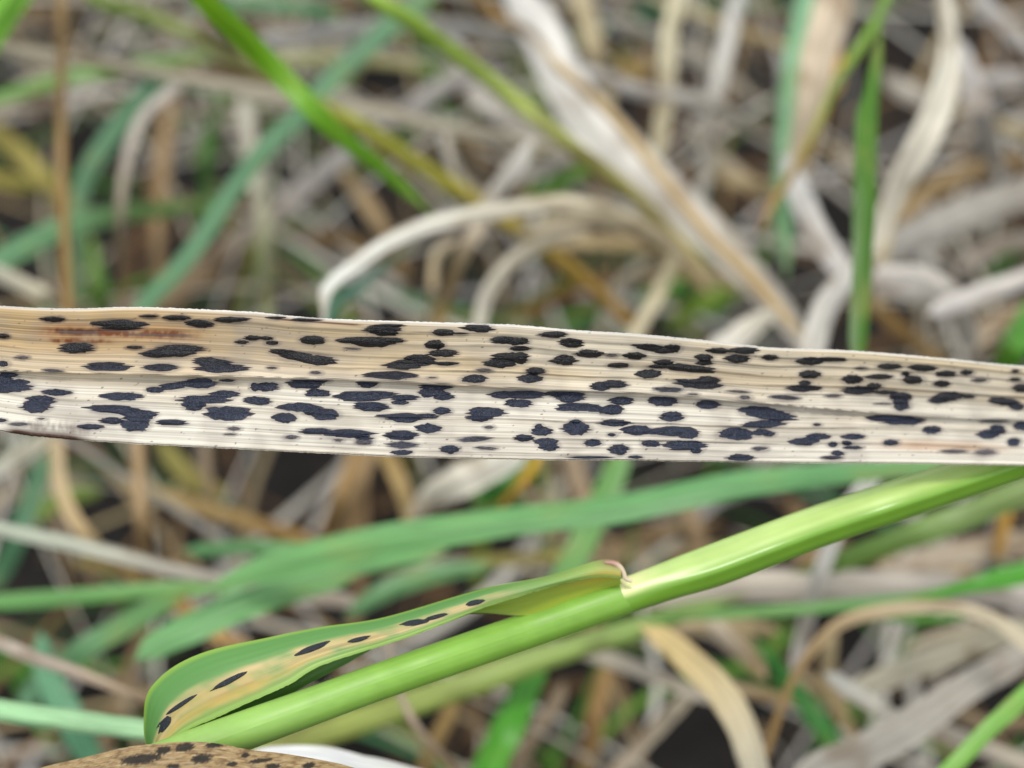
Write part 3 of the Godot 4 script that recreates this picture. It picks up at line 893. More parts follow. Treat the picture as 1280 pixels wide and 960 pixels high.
func blades_top_left() -> void:
	var D := "dead_grass_blade"
	var G := "green_grass_blade"
	blade(G, "vivid green blade slanting down from the top edge, its tip ending above the white arch", "grass blade", "green", [0.16, 0.24, 0.34], [132, 188, 28], [112, 172, 36], [225, -50, 36, 258, -2, 36, 292, 33, 36, 329, 69, 35, 367, 108, 34, 400, 142, 32, 429, 170, 28, 471, 204, 23, 514, 243, 16, 540, 268, 5], -0.45)
	blade(G, "wide bluish green blade running diagonally behind the vivid green one", "grass blade", "green", [0.35, 0.4, 0.5], [84, 140, 98], [94, 152, 112], [150, 425, 28, 179, 381, 29, 233, 321, 30, 287, 242, 30, 333, 183, 30, 375, 142, 31, 427, 84, 34, 480, 35, 38, 523, 0, 36, 560, -40, 34], -0.2)
	blade(G, "curved blue green blade bending down to the left behind the grey crooked stalk", "grass blade", "green", [0.6, 0.55, 0.6], [88, 148, 110], [88, 136, 100], [225, 86, 18, 200, 102, 28, 158, 146, 32, 121, 196, 30, 104, 233, 26, 98, 292, 22, 96, 400, 18], -0.3)
	blade(G, "mint green blade entering from the left edge above the spotted leaf", "grass blade", "green", [0.4, 0.5, 0.65], [130, 196, 152], [92, 140, 52], [-40, 345, 36, 0, 325, 38, 54, 294, 36, 104, 275, 34, 158, 265, 30, 200, 261, 24, 258, 250, 14], -0.3)
	blade("dry_stalk", "grey crooked stalk hanging down, pale at its bend", "dry stalk", "dry", [0.45, 0.45, 0.55], [196, 190, 182], [126, 104, 72], [250, 92, 8, 221, 108, 14, 183, 138, 16, 165, 175, 17, 154, 225, 16, 150, 271, 14, 152, 317, 13, 154, 410, 12], 0.2)
	blade("dry_stalk", "reddish brown upright stalk near the left edge", "dry stalk", "stem", [0.35, 0.4, 0.45], [146, 110, 72], [156, 116, 72], [76, -40, 17, 77, 60, 16, 77, 208, 17, 81, 292, 17, 86, 420, 18])
	blade(D, "long pale grey blade stretching nearly level from the left edge to the olive stem", "dead grass blade", "dry", [0.42, 0.45, 0.5], [178, 170, 150], [196, 188, 172], [-40, 54, 18, 0, 60, 20, 62, 69, 21, 146, 83, 21, 229, 98, 21, 312, 112, 21, 427, 132, 22, 493, 144, 22, 558, 160, 22, 646, 175, 20, 720, 188, 16], 0.3)
	blade(G, "yellowish green narrow blade at the top left, crossing the long pale grey blade", "grass blade", "green", [0.4, 0.45, 0.55], [150, 184, 92], [178, 184, 130], [100, -20, 20, 121, 0, 22, 175, 17, 23, 233, 42, 23, 292, 75, 22, 350, 104, 18], 0.3)
	blade(G, "light green blade lying nearly level on the far left under the long pale grey blade", "grass blade", "green", [0.5, 0.55, 0.6], [120, 176, 92], [126, 178, 84], [-40, 130, 20, 0, 121, 21, 83, 97, 21, 167, 82, 21, 242, 72, 16, 280, 68, 8], -0.2)
	blade(G, "blurred yellow green blade filling the top left corner", "grass blade", "green", [0.25, 0.28, 0.3], [128, 190, 62], [132, 196, 66], [-70, 110, 70, -20, 44, 66, 20, -14, 60, 60, -80, 50], 0.2)
	blade(D, "yellowed wide blade on the left edge below the light green blade", "dead grass blade", "dry", [0.7, 0.75, 0.8], [182, 170, 100], [150, 140, 76], [-40, 150, 34, 0, 172, 34, 36, 204, 30, 70, 246, 26, 90, 300, 16], 0.4)
	blade(D, "yellow olive blade on the left edge, reaching down to the mint green blade", "dead grass blade", "dry", [0.75, 0.78, 0.8], [168, 158, 84], [130, 128, 66], [-30, 215, 24, 10, 226, 24, 55, 232, 22, 110, 250, 18], -0.2)
	blade(D, "cream blade at the left edge touching the top of the spotted leaf", "dead grass blade", "dry", [0.4, 0.42, 0.5], [200, 196, 178], [184, 172, 146], [-40, 328, 24, 0, 343, 25, 33, 358, 26, 85, 383, 26, 130, 405, 24], 0.2)
	blade("dry_stalk", "pale upright stalk between the diagonal blue green blade and the dark hole", "dry stalk", "dry", [0.65, 0.65, 0.75], [186, 182, 170], [158, 164, 122], [300, 110, 18, 308, 142, 24, 317, 208, 24, 329, 267, 24, 333, 330, 22, 334, 410, 20], -0.2)
	blade(D, "dark grey blade crossing diagonally under the wide blue green blade and the vivid green one", "dead grass blade", "dry", [0.7, 0.72, 0.8], [158, 154, 154], [142, 122, 98], [460, 172, 24, 427, 196, 29, 375, 238, 30, 346, 267, 30, 300, 296, 28, 250, 334, 28, 200, 385, 24], 0.2)
	blade(D, "whitish level blade at the top, right of the vivid green blade", "dead grass blade", "dry", [0.55, 0.5, 0.55], [182, 180, 180], [184, 182, 186], [310, 54, 22, 325, 50, 24, 375, 45, 26, 427, 39, 26, 480, 32, 24, 545, 34, 28, 600, 42, 30, 637, 48, 28, 690, 62, 20], 0.3)
	blade(D, "olive yellow level blade just under the whitish level one", "dead grass blade", "dry", [0.62, 0.62, 0.65], [170, 172, 120], [176, 172, 124], [270, 78, 14, 300, 75, 17, 360, 73, 17, 420, 73, 17, 480, 77, 16, 545, 84, 12], 0.1)
	blade(D, "faded tan blade sloping between the long pale grey blade and the grey crooked stalk", "dead grass blade", "dry", [0.8, 0.8, 0.8], [150, 124, 92], [128, 106, 78], [215, 120, 20, 206, 170, 22, 200, 240, 22, 196, 300, 18, 200, 400, 16], 0.3)
	blade(G, "small dark green tuft blade among the stalks left of the diagonal blue green blade", "grass blade", "green", [0.8, 0.75, 0.7], [70, 120, 46], [88, 146, 52], [262, 260, 10, 258, 212, 20, 266, 160, 20, 282, 110, 8], 0.4)
	blade(G, "olive green short blade rising beside the reddish brown stalk", "grass blade", "green", [0.8, 0.75, 0.75], [92, 128, 46], [110, 150, 58], [128, 410, 26, 124, 360, 26, 118, 320, 18, 110, 290, 6], 0.3)
	blade(G, "thin faint blue green blade lying level at the very top left", "grass blade", "green", [0.7, 0.65, 0.6], [100, 164, 118], [110, 172, 132], [235, 12, 20, 300, 4, 26, 360, 8, 24, 430, 20, 16], 0.1)
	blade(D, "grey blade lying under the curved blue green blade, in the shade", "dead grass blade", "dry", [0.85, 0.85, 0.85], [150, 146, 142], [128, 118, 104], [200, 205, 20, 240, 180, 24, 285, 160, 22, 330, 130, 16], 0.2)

func blades_top_middle() -> void:
	var D := "dead_grass_blade"
	var G := "green_grass_blade"
	blade(G, "long yellow green stem slanting from the top edge to the right of the white arch", "grass stem", "stem", [0.26, 0.36, 0.5], [142, 178, 62], [178, 164, 104], [440, -28, 22, 466, -2, 24, 514, 26, 25, 567, 66, 26, 619, 105, 26, 672, 149, 26, 724, 190, 25, 759, 216, 24, 799, 251, 24, 838, 291, 22, 890, 340, 18])
	blade("dry_stalk", "straw yellow stalk lying on the wide grey leaf, ending at the spotted leaf", "dry stalk", "stem", [0.38, 0.42, 0.45], [190, 166, 124], [184, 156, 108], [670, 50, 14, 694, 79, 16, 733, 114, 17, 777, 157, 17, 808, 197, 17, 838, 234, 17, 891, 300, 17, 939, 347, 17, 1010, 430, 16])
	blade("grass_stem", "olive yellow stem slanting behind the white arch down to the spotted leaf", "grass stem", "stem", [0.40, 0.5, 0.6], [160, 164, 50], [160, 124, 56], [395, 118, 20, 427, 144, 22, 471, 171, 24, 523, 206, 24, 584, 245, 25, 646, 286, 25, 707, 330, 24, 759, 376, 22, 810, 430, 20])
	blade(D, "white arching blade above the spotted leaf, hooked at its left end", "dead grass blade", "dry", [0.26, 0.28, 0.34, 0.5], [224, 224, 222], [192, 178, 148], [404, 412, 18, 405, 384, 18, 408, 360, 20, 441, 331, 22, 487, 300, 25, 534, 280, 27, 587, 268, 27, 650, 258, 27, 697, 251, 25, 744, 258, 24, 790, 274, 24, 840, 305, 24, 880, 345, 18], -0.35)
	blade(D, "dark green shaded underside blade tucked below the hook of the white arch", "grass blade", "green", [0.34, 0.36, 0.4], [44, 104, 80], [40, 92, 70], [408, 412, 20, 414, 386, 22, 441, 362, 18, 480, 332, 12, 520, 306, 6], -0.3)  # shade behind the arch, put into the dark colour of this blade
	blade(D, "grey blade looping up from the spotted leaf inside the white arch", "dead grass blade", "dry", [0.45, 0.42, 0.5], [204, 198, 184], [190, 180, 160], [598, 425, 20, 601, 398, 21, 609, 368, 22, 628, 340, 23, 656, 317, 24, 692, 300, 22, 740, 288, 18], 0.3)
	blade(D, "upper tan blade nested under the crest of the white arch", "dead grass blade", "dry", [0.5, 0.5, 0.58], [196, 184, 160], [178, 160, 122], [645, 292, 14, 669, 287, 22, 700, 278, 24, 744, 273, 24, 790, 281, 24, 840, 305, 22, 880, 340, 18], 0.2)
	blade(D, "lower tan blade lying level inside the white arch, over dark shade", "dead grass blade", "dry", [0.55, 0.55, 0.62], [184, 166, 128], [168, 148, 110], [660, 306, 14, 690, 303, 20, 744, 301, 22, 800, 307, 22, 850, 331, 20, 890, 368, 16], -0.2)
	blade(D, "pale blade dropping through the white arch, tan below it", "dead grass blade", "dry", [0.42, 0.45, 0.55], [204, 200, 194], [176, 148, 96], [668, 172, 24, 650, 200, 26, 628, 227, 26, 612, 253, 24, 600, 280, 22, 581, 311, 20, 566, 347, 19, 545, 420, 17], 0.25)
	blade(D, "thin tan blade bent under the white arch, left of the pale dropping blade", "dead grass blade", "dry", [0.5, 0.52, 0.6], [190, 176, 148], [182, 160, 120], [575, 298, 10, 556, 308, 13, 544, 322, 14, 541, 352, 13, 538, 425, 12], 0.1)
	blade(D, "short grey blade curving down onto the olive yellow stem", "dead grass blade", "dry", [0.6, 0.6, 0.62], [190, 184, 174], [184, 176, 158], [553, 140, 12, 556, 166, 15, 560, 190, 15, 571, 215, 15, 592, 244, 12], 0.2)
	blade(D, "wide grey weathered leaf sweeping from the top centre down right, under a straw stalk", "dead leaf", "dry", [0.5, 0.5, 0.52], [208, 206, 202], [196, 190, 180], [620, -40, 54, 650, 0, 58, 678, 40, 66, 700, 90, 70, 730, 138, 76, 775, 186, 80, 820, 232, 74, 870, 275, 64, 925, 330, 50, 985, 400, 38, 1010, 450, 30], -0.2, 0.12)
	blade(D, "brown edged narrow blade along the left side of the wide grey leaf at the top", "dead grass blade", "dry", [0.46, 0.47, 0.5], [158, 124, 78], [148, 118, 82], [580, -30, 12, 602, 0, 13, 633, 26, 13, 660, 40, 12, 690, 70, 8], 0.1)
	blade(D, "pale grey blade lying level to the right of the straw stalk, upper middle", "dead grass blade", "dry", [0.5, 0.52, 0.6], [200, 196, 196], [178, 172, 158], [715, 82, 20, 751, 97, 24, 799, 114, 25, 853, 122, 23, 906, 139, 20, 949, 163, 18, 1000, 190, 14], 0.2)
	blade(D, "wide straw coloured blade upright at the top, left of the two pale upright ones", "dead grass blade", "dry", [0.6, 0.6, 0.65], [182, 170, 138], [170, 156, 126], [722, -40, 30, 729, 0, 32, 742, 52, 32, 752, 92, 28, 765, 140, 20], -0.2)
	blade(D, "cream straw blade upright at the top, right of the straw coloured one", "dead grass blade", "dry", [0.5, 0.52, 0.55], [200, 192, 164], [184, 176, 150], [850, -40, 24, 846, 0, 25, 835, 52, 26, 832, 114, 25, 823, 180, 22, 815, 240, 14], 0.15)
	blade(G, "small bright green blade lying behind the yellow green stem at the centre", "grass blade", "green", [0.65, 0.65, 0.7], [110, 168, 56], [120, 172, 70], [655, 246, 8, 685, 234, 24, 715, 220, 26, 745, 205, 14], 0.2)
	blade(D, "pale straw blade leaning up from the spotted leaf below the end of the white arch", "dead grass blade", "dry", [0.5, 0.5, 0.52], [206, 196, 168], [194, 182, 150], [785, 440, 20, 800, 408, 21, 821, 370, 22, 843, 324, 22, 860, 280, 16], 0.2)
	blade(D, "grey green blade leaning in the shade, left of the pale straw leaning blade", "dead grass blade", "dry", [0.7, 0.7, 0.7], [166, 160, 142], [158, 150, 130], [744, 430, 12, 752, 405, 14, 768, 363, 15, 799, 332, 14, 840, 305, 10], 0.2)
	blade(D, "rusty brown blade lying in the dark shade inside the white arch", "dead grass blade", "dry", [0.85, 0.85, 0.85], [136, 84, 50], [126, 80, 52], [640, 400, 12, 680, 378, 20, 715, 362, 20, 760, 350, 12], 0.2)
	blade(D, "tan blade slanting down left of the tip of the vivid green blade", "dead grass blade", "dry", [0.75, 0.75, 0.78], [172, 150, 116], [150, 126, 92], [424, 210, 16, 446, 238, 24, 468, 270, 24, 490, 305, 18, 505, 340, 10], 0.2)
	blade(D, "pale grey blade tangled under the long pale grey blade, near the top centre", "dead grass blade", "dry", [0.7, 0.7, 0.72], [184, 180, 184], [176, 170, 168], [470, 160, 14, 510, 138, 24, 548, 112, 26, 590, 96, 24, 640, 92, 14], 0.2)
	blade(D, "grey blade sloping under the yellow green stem, upper middle", "dead grass blade", "dry", [0.72, 0.72, 0.72], [190, 186, 182], [170, 164, 156], [548, 30, 16, 575, 70, 26, 600, 120, 28, 640, 150, 22, 690, 180, 14], -0.3)
	blade(D, "short whitish blade behind the yellow green stem, right of the curving grey one", "dead grass blade", "dry", [0.6, 0.62, 0.65], [188, 184, 180], [176, 170, 158], [640, 225, 10, 665, 212, 24, 700, 200, 24, 735, 180, 14], 0.2)
	blade(D, "brown blade lying low between the vivid green tip and the hook of the white arch", "dead grass blade", "dry", [0.88, 0.88, 0.9], [128, 98, 66], [112, 84, 58], [380, 300, 14, 420, 296, 22, 470, 320, 22, 520, 350, 14], 0.2)
	blade(D, "yellow tan blade in the gap of the straw blades at the top, over dark ground", "dead grass blade", "dry", [0.75, 0.75, 0.75], [176, 150, 78], [160, 134, 80], [770, 60, 12, 786, 84, 18, 800, 92, 16, 812, 60, 8], 0.2)
	blade(D, "greyish blade crossing behind the cream straw blade at the top", "dead grass blade", "dry", [0.7, 0.7, 0.7], [178, 174, 166], [164, 156, 142], [755, 20, 14, 800, 36, 22, 850, 60, 22, 905, 92, 18, 950, 130, 10], 0.2)
	blade(D, "tan blade running level behind the pale straw leaning blade, right of the arch", "dead grass blade", "dry", [0.72, 0.72, 0.74], [176, 158, 124], [180, 166, 136], [790, 352, 12, 850, 340, 22, 905, 350, 22, 960, 372, 16, 1000, 400, 10], 0.2)

func blades_top_right() -> void:
	var D := "dead_grass_blade"
	var G := "green_grass_blade"
	blade(G, "vivid dark green upright blade at the right, its base behind the spotted leaf", "grass blade", "green", [0.22, 0.22, 0.24], [66, 116, 4], [74, 126, 10], [1070, 470, 26, 1073, 438, 28, 1078, 340, 31, 1082, 230, 34, 1084, 150, 34, 1090, 118, 24, 1096, 80, 18, 1101, 40, 10, 1102, 28, 4], 0.3)
	blade(G, "thin yellow green stem at the top, turning brown left of the upright green blade", "grass stem", "stem", [0.32, 0.36, 0.4], [128, 178, 70], [160, 120, 64], [1118, -35, 15, 1107, 0, 16, 1088, 40, 17, 1064, 75, 16, 1042, 110, 13, 1016, 168, 12, 985, 225, 12, 963, 260, 12, 950, 290, 9])
	blade(G, "pale mint green narrow blade upright beside the beige leaf at the top right", "grass blade", "green", [0.5, 0.5, 0.55], [136, 200, 160], [122, 184, 136], [1012, -40, 24, 1006, 0, 25, 992, 57, 25, 982, 144, 23, 976, 216, 22, 980, 287, 22, 983, 350, 14], 0.3)
	blade(D, "wide beige leaf hanging from the top edge between mint blade and green stem", "dead leaf", "dry", [0.45, 0.45, 0.5], [204, 188, 166], [194, 180, 158], [1058, -40, 58, 1045, 0, 60, 1028, 57, 58, 1014, 125, 46, 998, 192, 30, 985, 240, 14], -0.3)
	blade(D, "broad white leaf twisting down from the top right, left of the grey blades", "dead leaf", "dry", [0.35, 0.36, 0.42], [216, 212, 198], [206, 200, 186], [1174, -40, 20, 1179, 0, 24, 1186, 50, 30, 1181, 108, 46, 1156, 168, 48, 1124, 230, 40, 1099, 290, 26, 1085, 330, 14], 0.25)
	blade(D, "grey blade hanging to the right of the broad white leaf", "dead grass blade", "dry", [0.48, 0.5, 0.6], [192, 188, 186], [176, 170, 164], [1188, 40, 28, 1200, 70, 36, 1222, 125, 38, 1237, 182, 34, 1250, 225, 18], -0.2)
	blade(D, "speckled grey leaf lying level against the right edge in the middle height", "dead leaf", "dry", [0.55, 0.55, 0.6], [168, 164, 158], [172, 166, 158], [1070, 330, 34, 1117, 309, 48, 1188, 275, 54, 1240, 255, 54, 1290, 240, 54, 1340, 225, 50], 0.2)
	blade(D, "pale crumpled leaf lying right of the upright green blade, just above the spotted leaf", "dead leaf", "dry", [0.4, 0.42, 0.5], [206, 200, 194], [186, 180, 172], [1085, 350, 40, 1115, 352, 54, 1150, 356, 54, 1180, 372, 48, 1202, 400, 40, 1215, 445, 30], 0.2)
	blade(D, "whitish blade running up to the right edge from the pale crumpled leaf", "dead grass blade", "dry", [0.42, 0.42, 0.45], [210, 204, 200], [204, 198, 192], [1160, 392, 28, 1188, 381, 31, 1230, 366, 31, 1280, 349, 31, 1340, 330, 30], 0.2)
	blade(D, "upper pale grey blade slanting towards the base of the upright green one", "dead grass blade", "dry", [0.45, 0.42, 0.42], [196, 194, 194], [204, 200, 198], [978, 190, 26, 992, 225, 36, 1016, 283, 40, 1038, 318, 38, 1062, 352, 28], 0.2)
	blade(D, "lower white grey blade left of the upright green one, standing on the spotted leaf", "dead grass blade", "dry", [0.38, 0.38, 0.38], [206, 202, 196], [210, 206, 198], [1068, 325, 22, 1056, 348, 34, 1032, 385, 38, 1018, 430, 38, 1012, 470, 36], -0.2)
	blade(D, "straight grey blade upright at the top, left of the beige leaf", "dead grass blade", "dry", [0.55, 0.55, 0.6], [194, 192, 190], [176, 172, 164], [925, -20, 22, 915, 24, 24, 901, 86, 26, 889, 144, 24, 882, 206, 22, 874, 260, 14], 0.2)
	blade(D, "narrow tan blade sloping at the top between two grey ones", "dead grass blade", "dry", [0.6, 0.6, 0.62], [192, 180, 148], [180, 164, 128], [810, -5, 14, 853, 10, 17, 910, 34, 18, 978, 57, 17, 1040, 78, 12], 0.1)
	blade(D, "grey blade in the top right corner sloping down to the edge", "dead grass blade", "dry", [0.5, 0.52, 0.55], [196, 192, 194], [186, 182, 178], [1205, -40, 22, 1227, 0, 25, 1254, 28, 26, 1290, 66, 26, 1330, 100, 24], 0.15)
	blade(D, "grey level blade reaching the right edge below the corner blade", "dead grass blade", "dry", [0.6, 0.6, 0.6], [190, 184, 182], [194, 188, 184], [1190, 104, 20, 1230, 98, 23, 1285, 96, 23, 1340, 96, 22], 0.2)
	blade(D, "tan blade sloping to the right edge under the grey level blade", "dead grass blade", "dry", [0.7, 0.7, 0.72], [188, 170, 126], [178, 160, 120], [1190, 130, 14, 1217, 144, 17, 1280, 168, 18, 1340, 195, 16], 0.2)
	blade(D, "white broad leaf tip poking up at the spotted leaf, left of the white grey blade", "dead leaf", "dry", [0.4, 0.4, 0.4], [214, 210, 200], [206, 200, 186], [890, 448, 50, 915, 430, 48, 945, 405, 34, 975, 388, 14], 0.2)
	blade(D, "brown stalk slanting down beneath the pale crumpled leaf", "dry stalk", "dry", [0.7, 0.7, 0.72], [146, 112, 70], [134, 100, 62], [1080, 368, 12, 1100, 390, 20, 1135, 420, 21, 1180, 458, 20], 0.2)
	blade(G, "blurred green blade at the right edge touching the spotted leaf", "grass blade", "green", [0.55, 0.5, 0.5], [86, 160, 42], [98, 170, 56], [1250, 490, 44, 1262, 452, 44, 1278, 415, 40, 1300, 370, 30], 0.2)
	blade(G, "yellow green mossy blade lying left of the white leaf tip", "grass blade", "green", [0.8, 0.78, 0.78], [116, 148, 30], [128, 158, 48], [835, 410, 16, 865, 388, 26, 900, 366, 28, 935, 352, 16], 0.2)
	blade(D, "ochre orange blade crossing behind the beige leaf", "dead grass blade", "dry", [0.58, 0.58, 0.6], [204, 158, 68], [188, 148, 80], [1052, 62, 8, 1046, 100, 16, 1030, 130, 16, 1012, 180, 12, 1000, 230, 8], 0.2)
	blade(D, "grey brown blade sloping through the middle of the litter right of the wide grey leaf", "dead grass blade", "dry", [0.68, 0.68, 0.7], [182, 172, 154], [168, 152, 124], [860, 160, 14, 900, 200, 24, 940, 232, 26, 985, 262, 18], 0.2)
	blade(D, "light tan blade lying level just left of the pale slanting blade", "dead grass blade", "dry", [0.65, 0.65, 0.66], [190, 174, 140], [180, 160, 120], [868, 210, 14, 905, 222, 20, 950, 232, 20, 1000, 228, 12], 0.15)
	blade(D, "brown leaf lying between the broad white leaf and the speckled grey one", "dead leaf", "dry", [0.72, 0.72, 0.72], [158, 136, 100], [146, 122, 88], [1120, 285, 20, 1150, 250, 30, 1195, 222, 34, 1240, 205, 26, 1290, 195, 18], 0.2)
	blade(D, "pinkish grey blade at the right edge just above the whitish rising blade", "dead grass blade", "dry", [0.65, 0.65, 0.65], [186, 170, 160], [178, 164, 152], [1195, 340, 14, 1225, 318, 24, 1260, 305, 26, 1330, 290, 24], 0.15)
	blade(D, "straw blade standing right of the upright green blade", "dead grass blade", "dry", [0.5, 0.5, 0.5], [196, 184, 158], [180, 164, 130], [1116, 250, 10, 1110, 290, 17, 1100, 340, 18, 1098, 390, 12], 0.2)
	blade(D, "wide grey blade lying under the thin brown stem, top right", "dead grass blade", "dry", [0.68, 0.68, 0.68], [188, 182, 172], [180, 172, 162], [1100, 90, 20, 1130, 112, 30, 1165, 130, 30, 1215, 155, 18], 0.2)
	blade(D, "tan grey blade along the lower right above the spotted leaf", "dead grass blade", "dry", [0.7, 0.7, 0.7], [184, 168, 146], [172, 152, 126], [1205, 440, 26, 1230, 415, 30, 1262, 395, 28, 1310, 378, 22], 0.2)

func blades_bottom_left() -> void:
	var D := "dead_grass_blade"
	var G := "green_grass_blade"
	blade(D, "tan stalk curving down from the spotted leaf on the left and turning right", "dry stalk", "dry", [0.5, 0.5, 0.6], [198, 178, 144], [186, 158, 108], [68, 520, 20, 70, 553, 21, 74, 606, 22, 92, 649, 22, 127, 690, 20, 166, 726, 16, 200, 750, 10], 0.25)
	blade("dry_stalk", "brown upright stalk under the left part of the spotted leaf", "dry stalk", "stem", [0.5, 0.52, 0.6], [160, 132, 98], [144, 118, 84], [172, 520, 20, 173, 557, 22, 175, 619, 22, 182, 690, 20, 190, 740, 14])
	blade(D, "long pale grey blade sloping down from the left edge onto the green blades", "dead grass blade", "dry", [0.32, 0.34, 0.4], [186, 194, 176], [196, 186, 178], [-40, 652, 20, 0, 662, 22, 66, 676, 24, 144, 694, 25, 219, 713, 23, 289, 727, 16, 330, 734, 8], 0.25)
	blade(D, "tan blade sloping from the brown stalk towards the big green blade", "dead grass blade", "dry", [0.62, 0.62, 0.65], [178, 156, 108], [166, 128, 84], [150, 602, 18, 184, 614, 22, 262, 638, 24, 350, 665, 23, 410, 685, 14], 0.2)
	blade(G, "green blade lying level from the left edge under the long pale grey one", "grass blade", "green", [0.42, 0.42, 0.45], [92, 164, 74], [104, 172, 84], [-40, 755, 26, 0, 752, 27, 87, 746, 26, 175, 738, 25, 262, 732, 24, 350, 718, 20, 420, 700, 14], -0.2)
	blade(G, "green blade with blunt lower end pointing at the fold of the spotted green leaf", "grass blade", "green", [0.36, 0.36, 0.42], [108, 178, 108], [118, 184, 116], [168, 826, 12, 180, 814, 36, 206, 798, 44, 262, 772, 46, 332, 746, 42, 394, 730, 34, 450, 716, 24], -0.3)
	blade(G, "shaded green blade slanting down left behind the level green blade", "grass blade", "green", [0.55, 0.52, 0.5], [88, 148, 108], [96, 160, 84], [20, 890, 30, 57, 848, 36, 109, 807, 37, 153, 781, 36, 192, 759, 32, 235, 738, 20], -0.2)
	blade("dry_stalk", "grey brown stalk pointing from the left edge to the fold of the green leaf", "dry stalk", "dry", [0.30, 0.28, 0.26], [200, 188, 178], [150, 128, 106], [-40, 790, 18, 0, 805, 20, 44, 824, 20, 87, 838, 19, 131, 854, 17, 182, 874, 12, 210, 886, 6], 0.25)
	blade("grass_stem", "pale mint round stem coming level from the left edge, low in the corner", "grass stem", "stem", [0.18, 0.16, 0.13], [158, 206, 160], [168, 212, 168], [-60, 876, 34, 0, 888, 34, 87, 900, 34, 175, 912, 33, 240, 922, 30])
	blade(G, "dark bluish green blade leaning at the left edge below the spotted leaf", "grass blade", "green", [0.6, 0.6, 0.65], [52, 118, 78], [60, 124, 80], [62, 560, 20, 48, 597, 30, 31, 641, 32, 12, 690, 32, -20, 740, 30], 0.3)
	blade(D, "cream blade touching the left end of the spotted leaf from below", "dead grass blade", "dry", [0.5, 0.5, 0.5], [200, 198, 186], [190, 186, 168], [-40, 608, 24, 0, 586, 26, 40, 560, 26, 75, 535, 20], 0.2)
	blade(G, "blue green blade hanging below the mint round stem in the lower left", "grass blade", "green", [0.5, 0.5, 0.55], [88, 160, 118], [84, 152, 118], [50, 790, 26, 58, 840, 38, 82, 890, 46, 105, 932, 44, 130, 985, 30], 0.2)
	blade("dry_stalk", "thin dark brown stalk upright under the spotted leaf, right of the brown one", "dry stalk", "stem", [0.65, 0.65, 0.7], [136, 116, 92], [120, 98, 72], [256, 530, 13, 258, 566, 14, 263, 625, 14, 268, 690, 12])
	blade(D, "brown tan blade standing beside the dark hole under the spotted leaf", "dead grass blade", "dry", [0.6, 0.6, 0.65], [160, 130, 90], [152, 120, 80], [448, 548, 22, 436, 590, 24, 420, 630, 22, 402, 672, 16], 0.2)
	blade(G, "olive mossy blade low behind the curving tan stalk", "grass blade", "green", [0.8, 0.8, 0.8], [122, 148, 52], [112, 138, 46], [38, 655, 14, 62, 632, 28, 95, 618, 26, 130, 612, 12], 0.2)
	blade(D, "ochre scrap of blade between the green blades on the left", "dead grass blade", "dry", [0.6, 0.6, 0.6], [182, 144, 88], [168, 134, 84], [195, 738, 12, 215, 752, 24, 240, 768, 22, 262, 790, 10], 0.2)
	blade(D, "tan orange scrap of blade above the spotted green leaf", "dead grass blade", "dry", [0.6, 0.6, 0.6], [206, 170, 108], [198, 168, 128], [258, 782, 12, 275, 796, 24, 298, 806, 22, 322, 822, 12], 0.2)
	blade(D, "yellow olive blade lying level below the brown upright stalk", "dead grass blade", "dry", [0.72, 0.72, 0.72], [150, 132, 74], [140, 118, 70], [88, 700, 12, 130, 708, 20, 190, 712, 18, 240, 700, 10], 0.2)
	blade(G, "grass green narrow tip peeking out above the big green blade", "grass blade", "green", [0.5, 0.48, 0.46], [98, 166, 104], [108, 176, 112], [228, 687, 12, 250, 688, 20, 310, 685, 22, 379, 687, 22, 440, 686, 16], 0.2)
	blade(D, "olive green faded blade under the spotted leaf, right of the thin dark stalk", "dead grass blade", "dry", [0.78, 0.78, 0.78], [140, 134, 74], [122, 112, 62], [196, 545, 14, 216, 575, 30, 240, 600, 32, 285, 620, 20], 0.2)

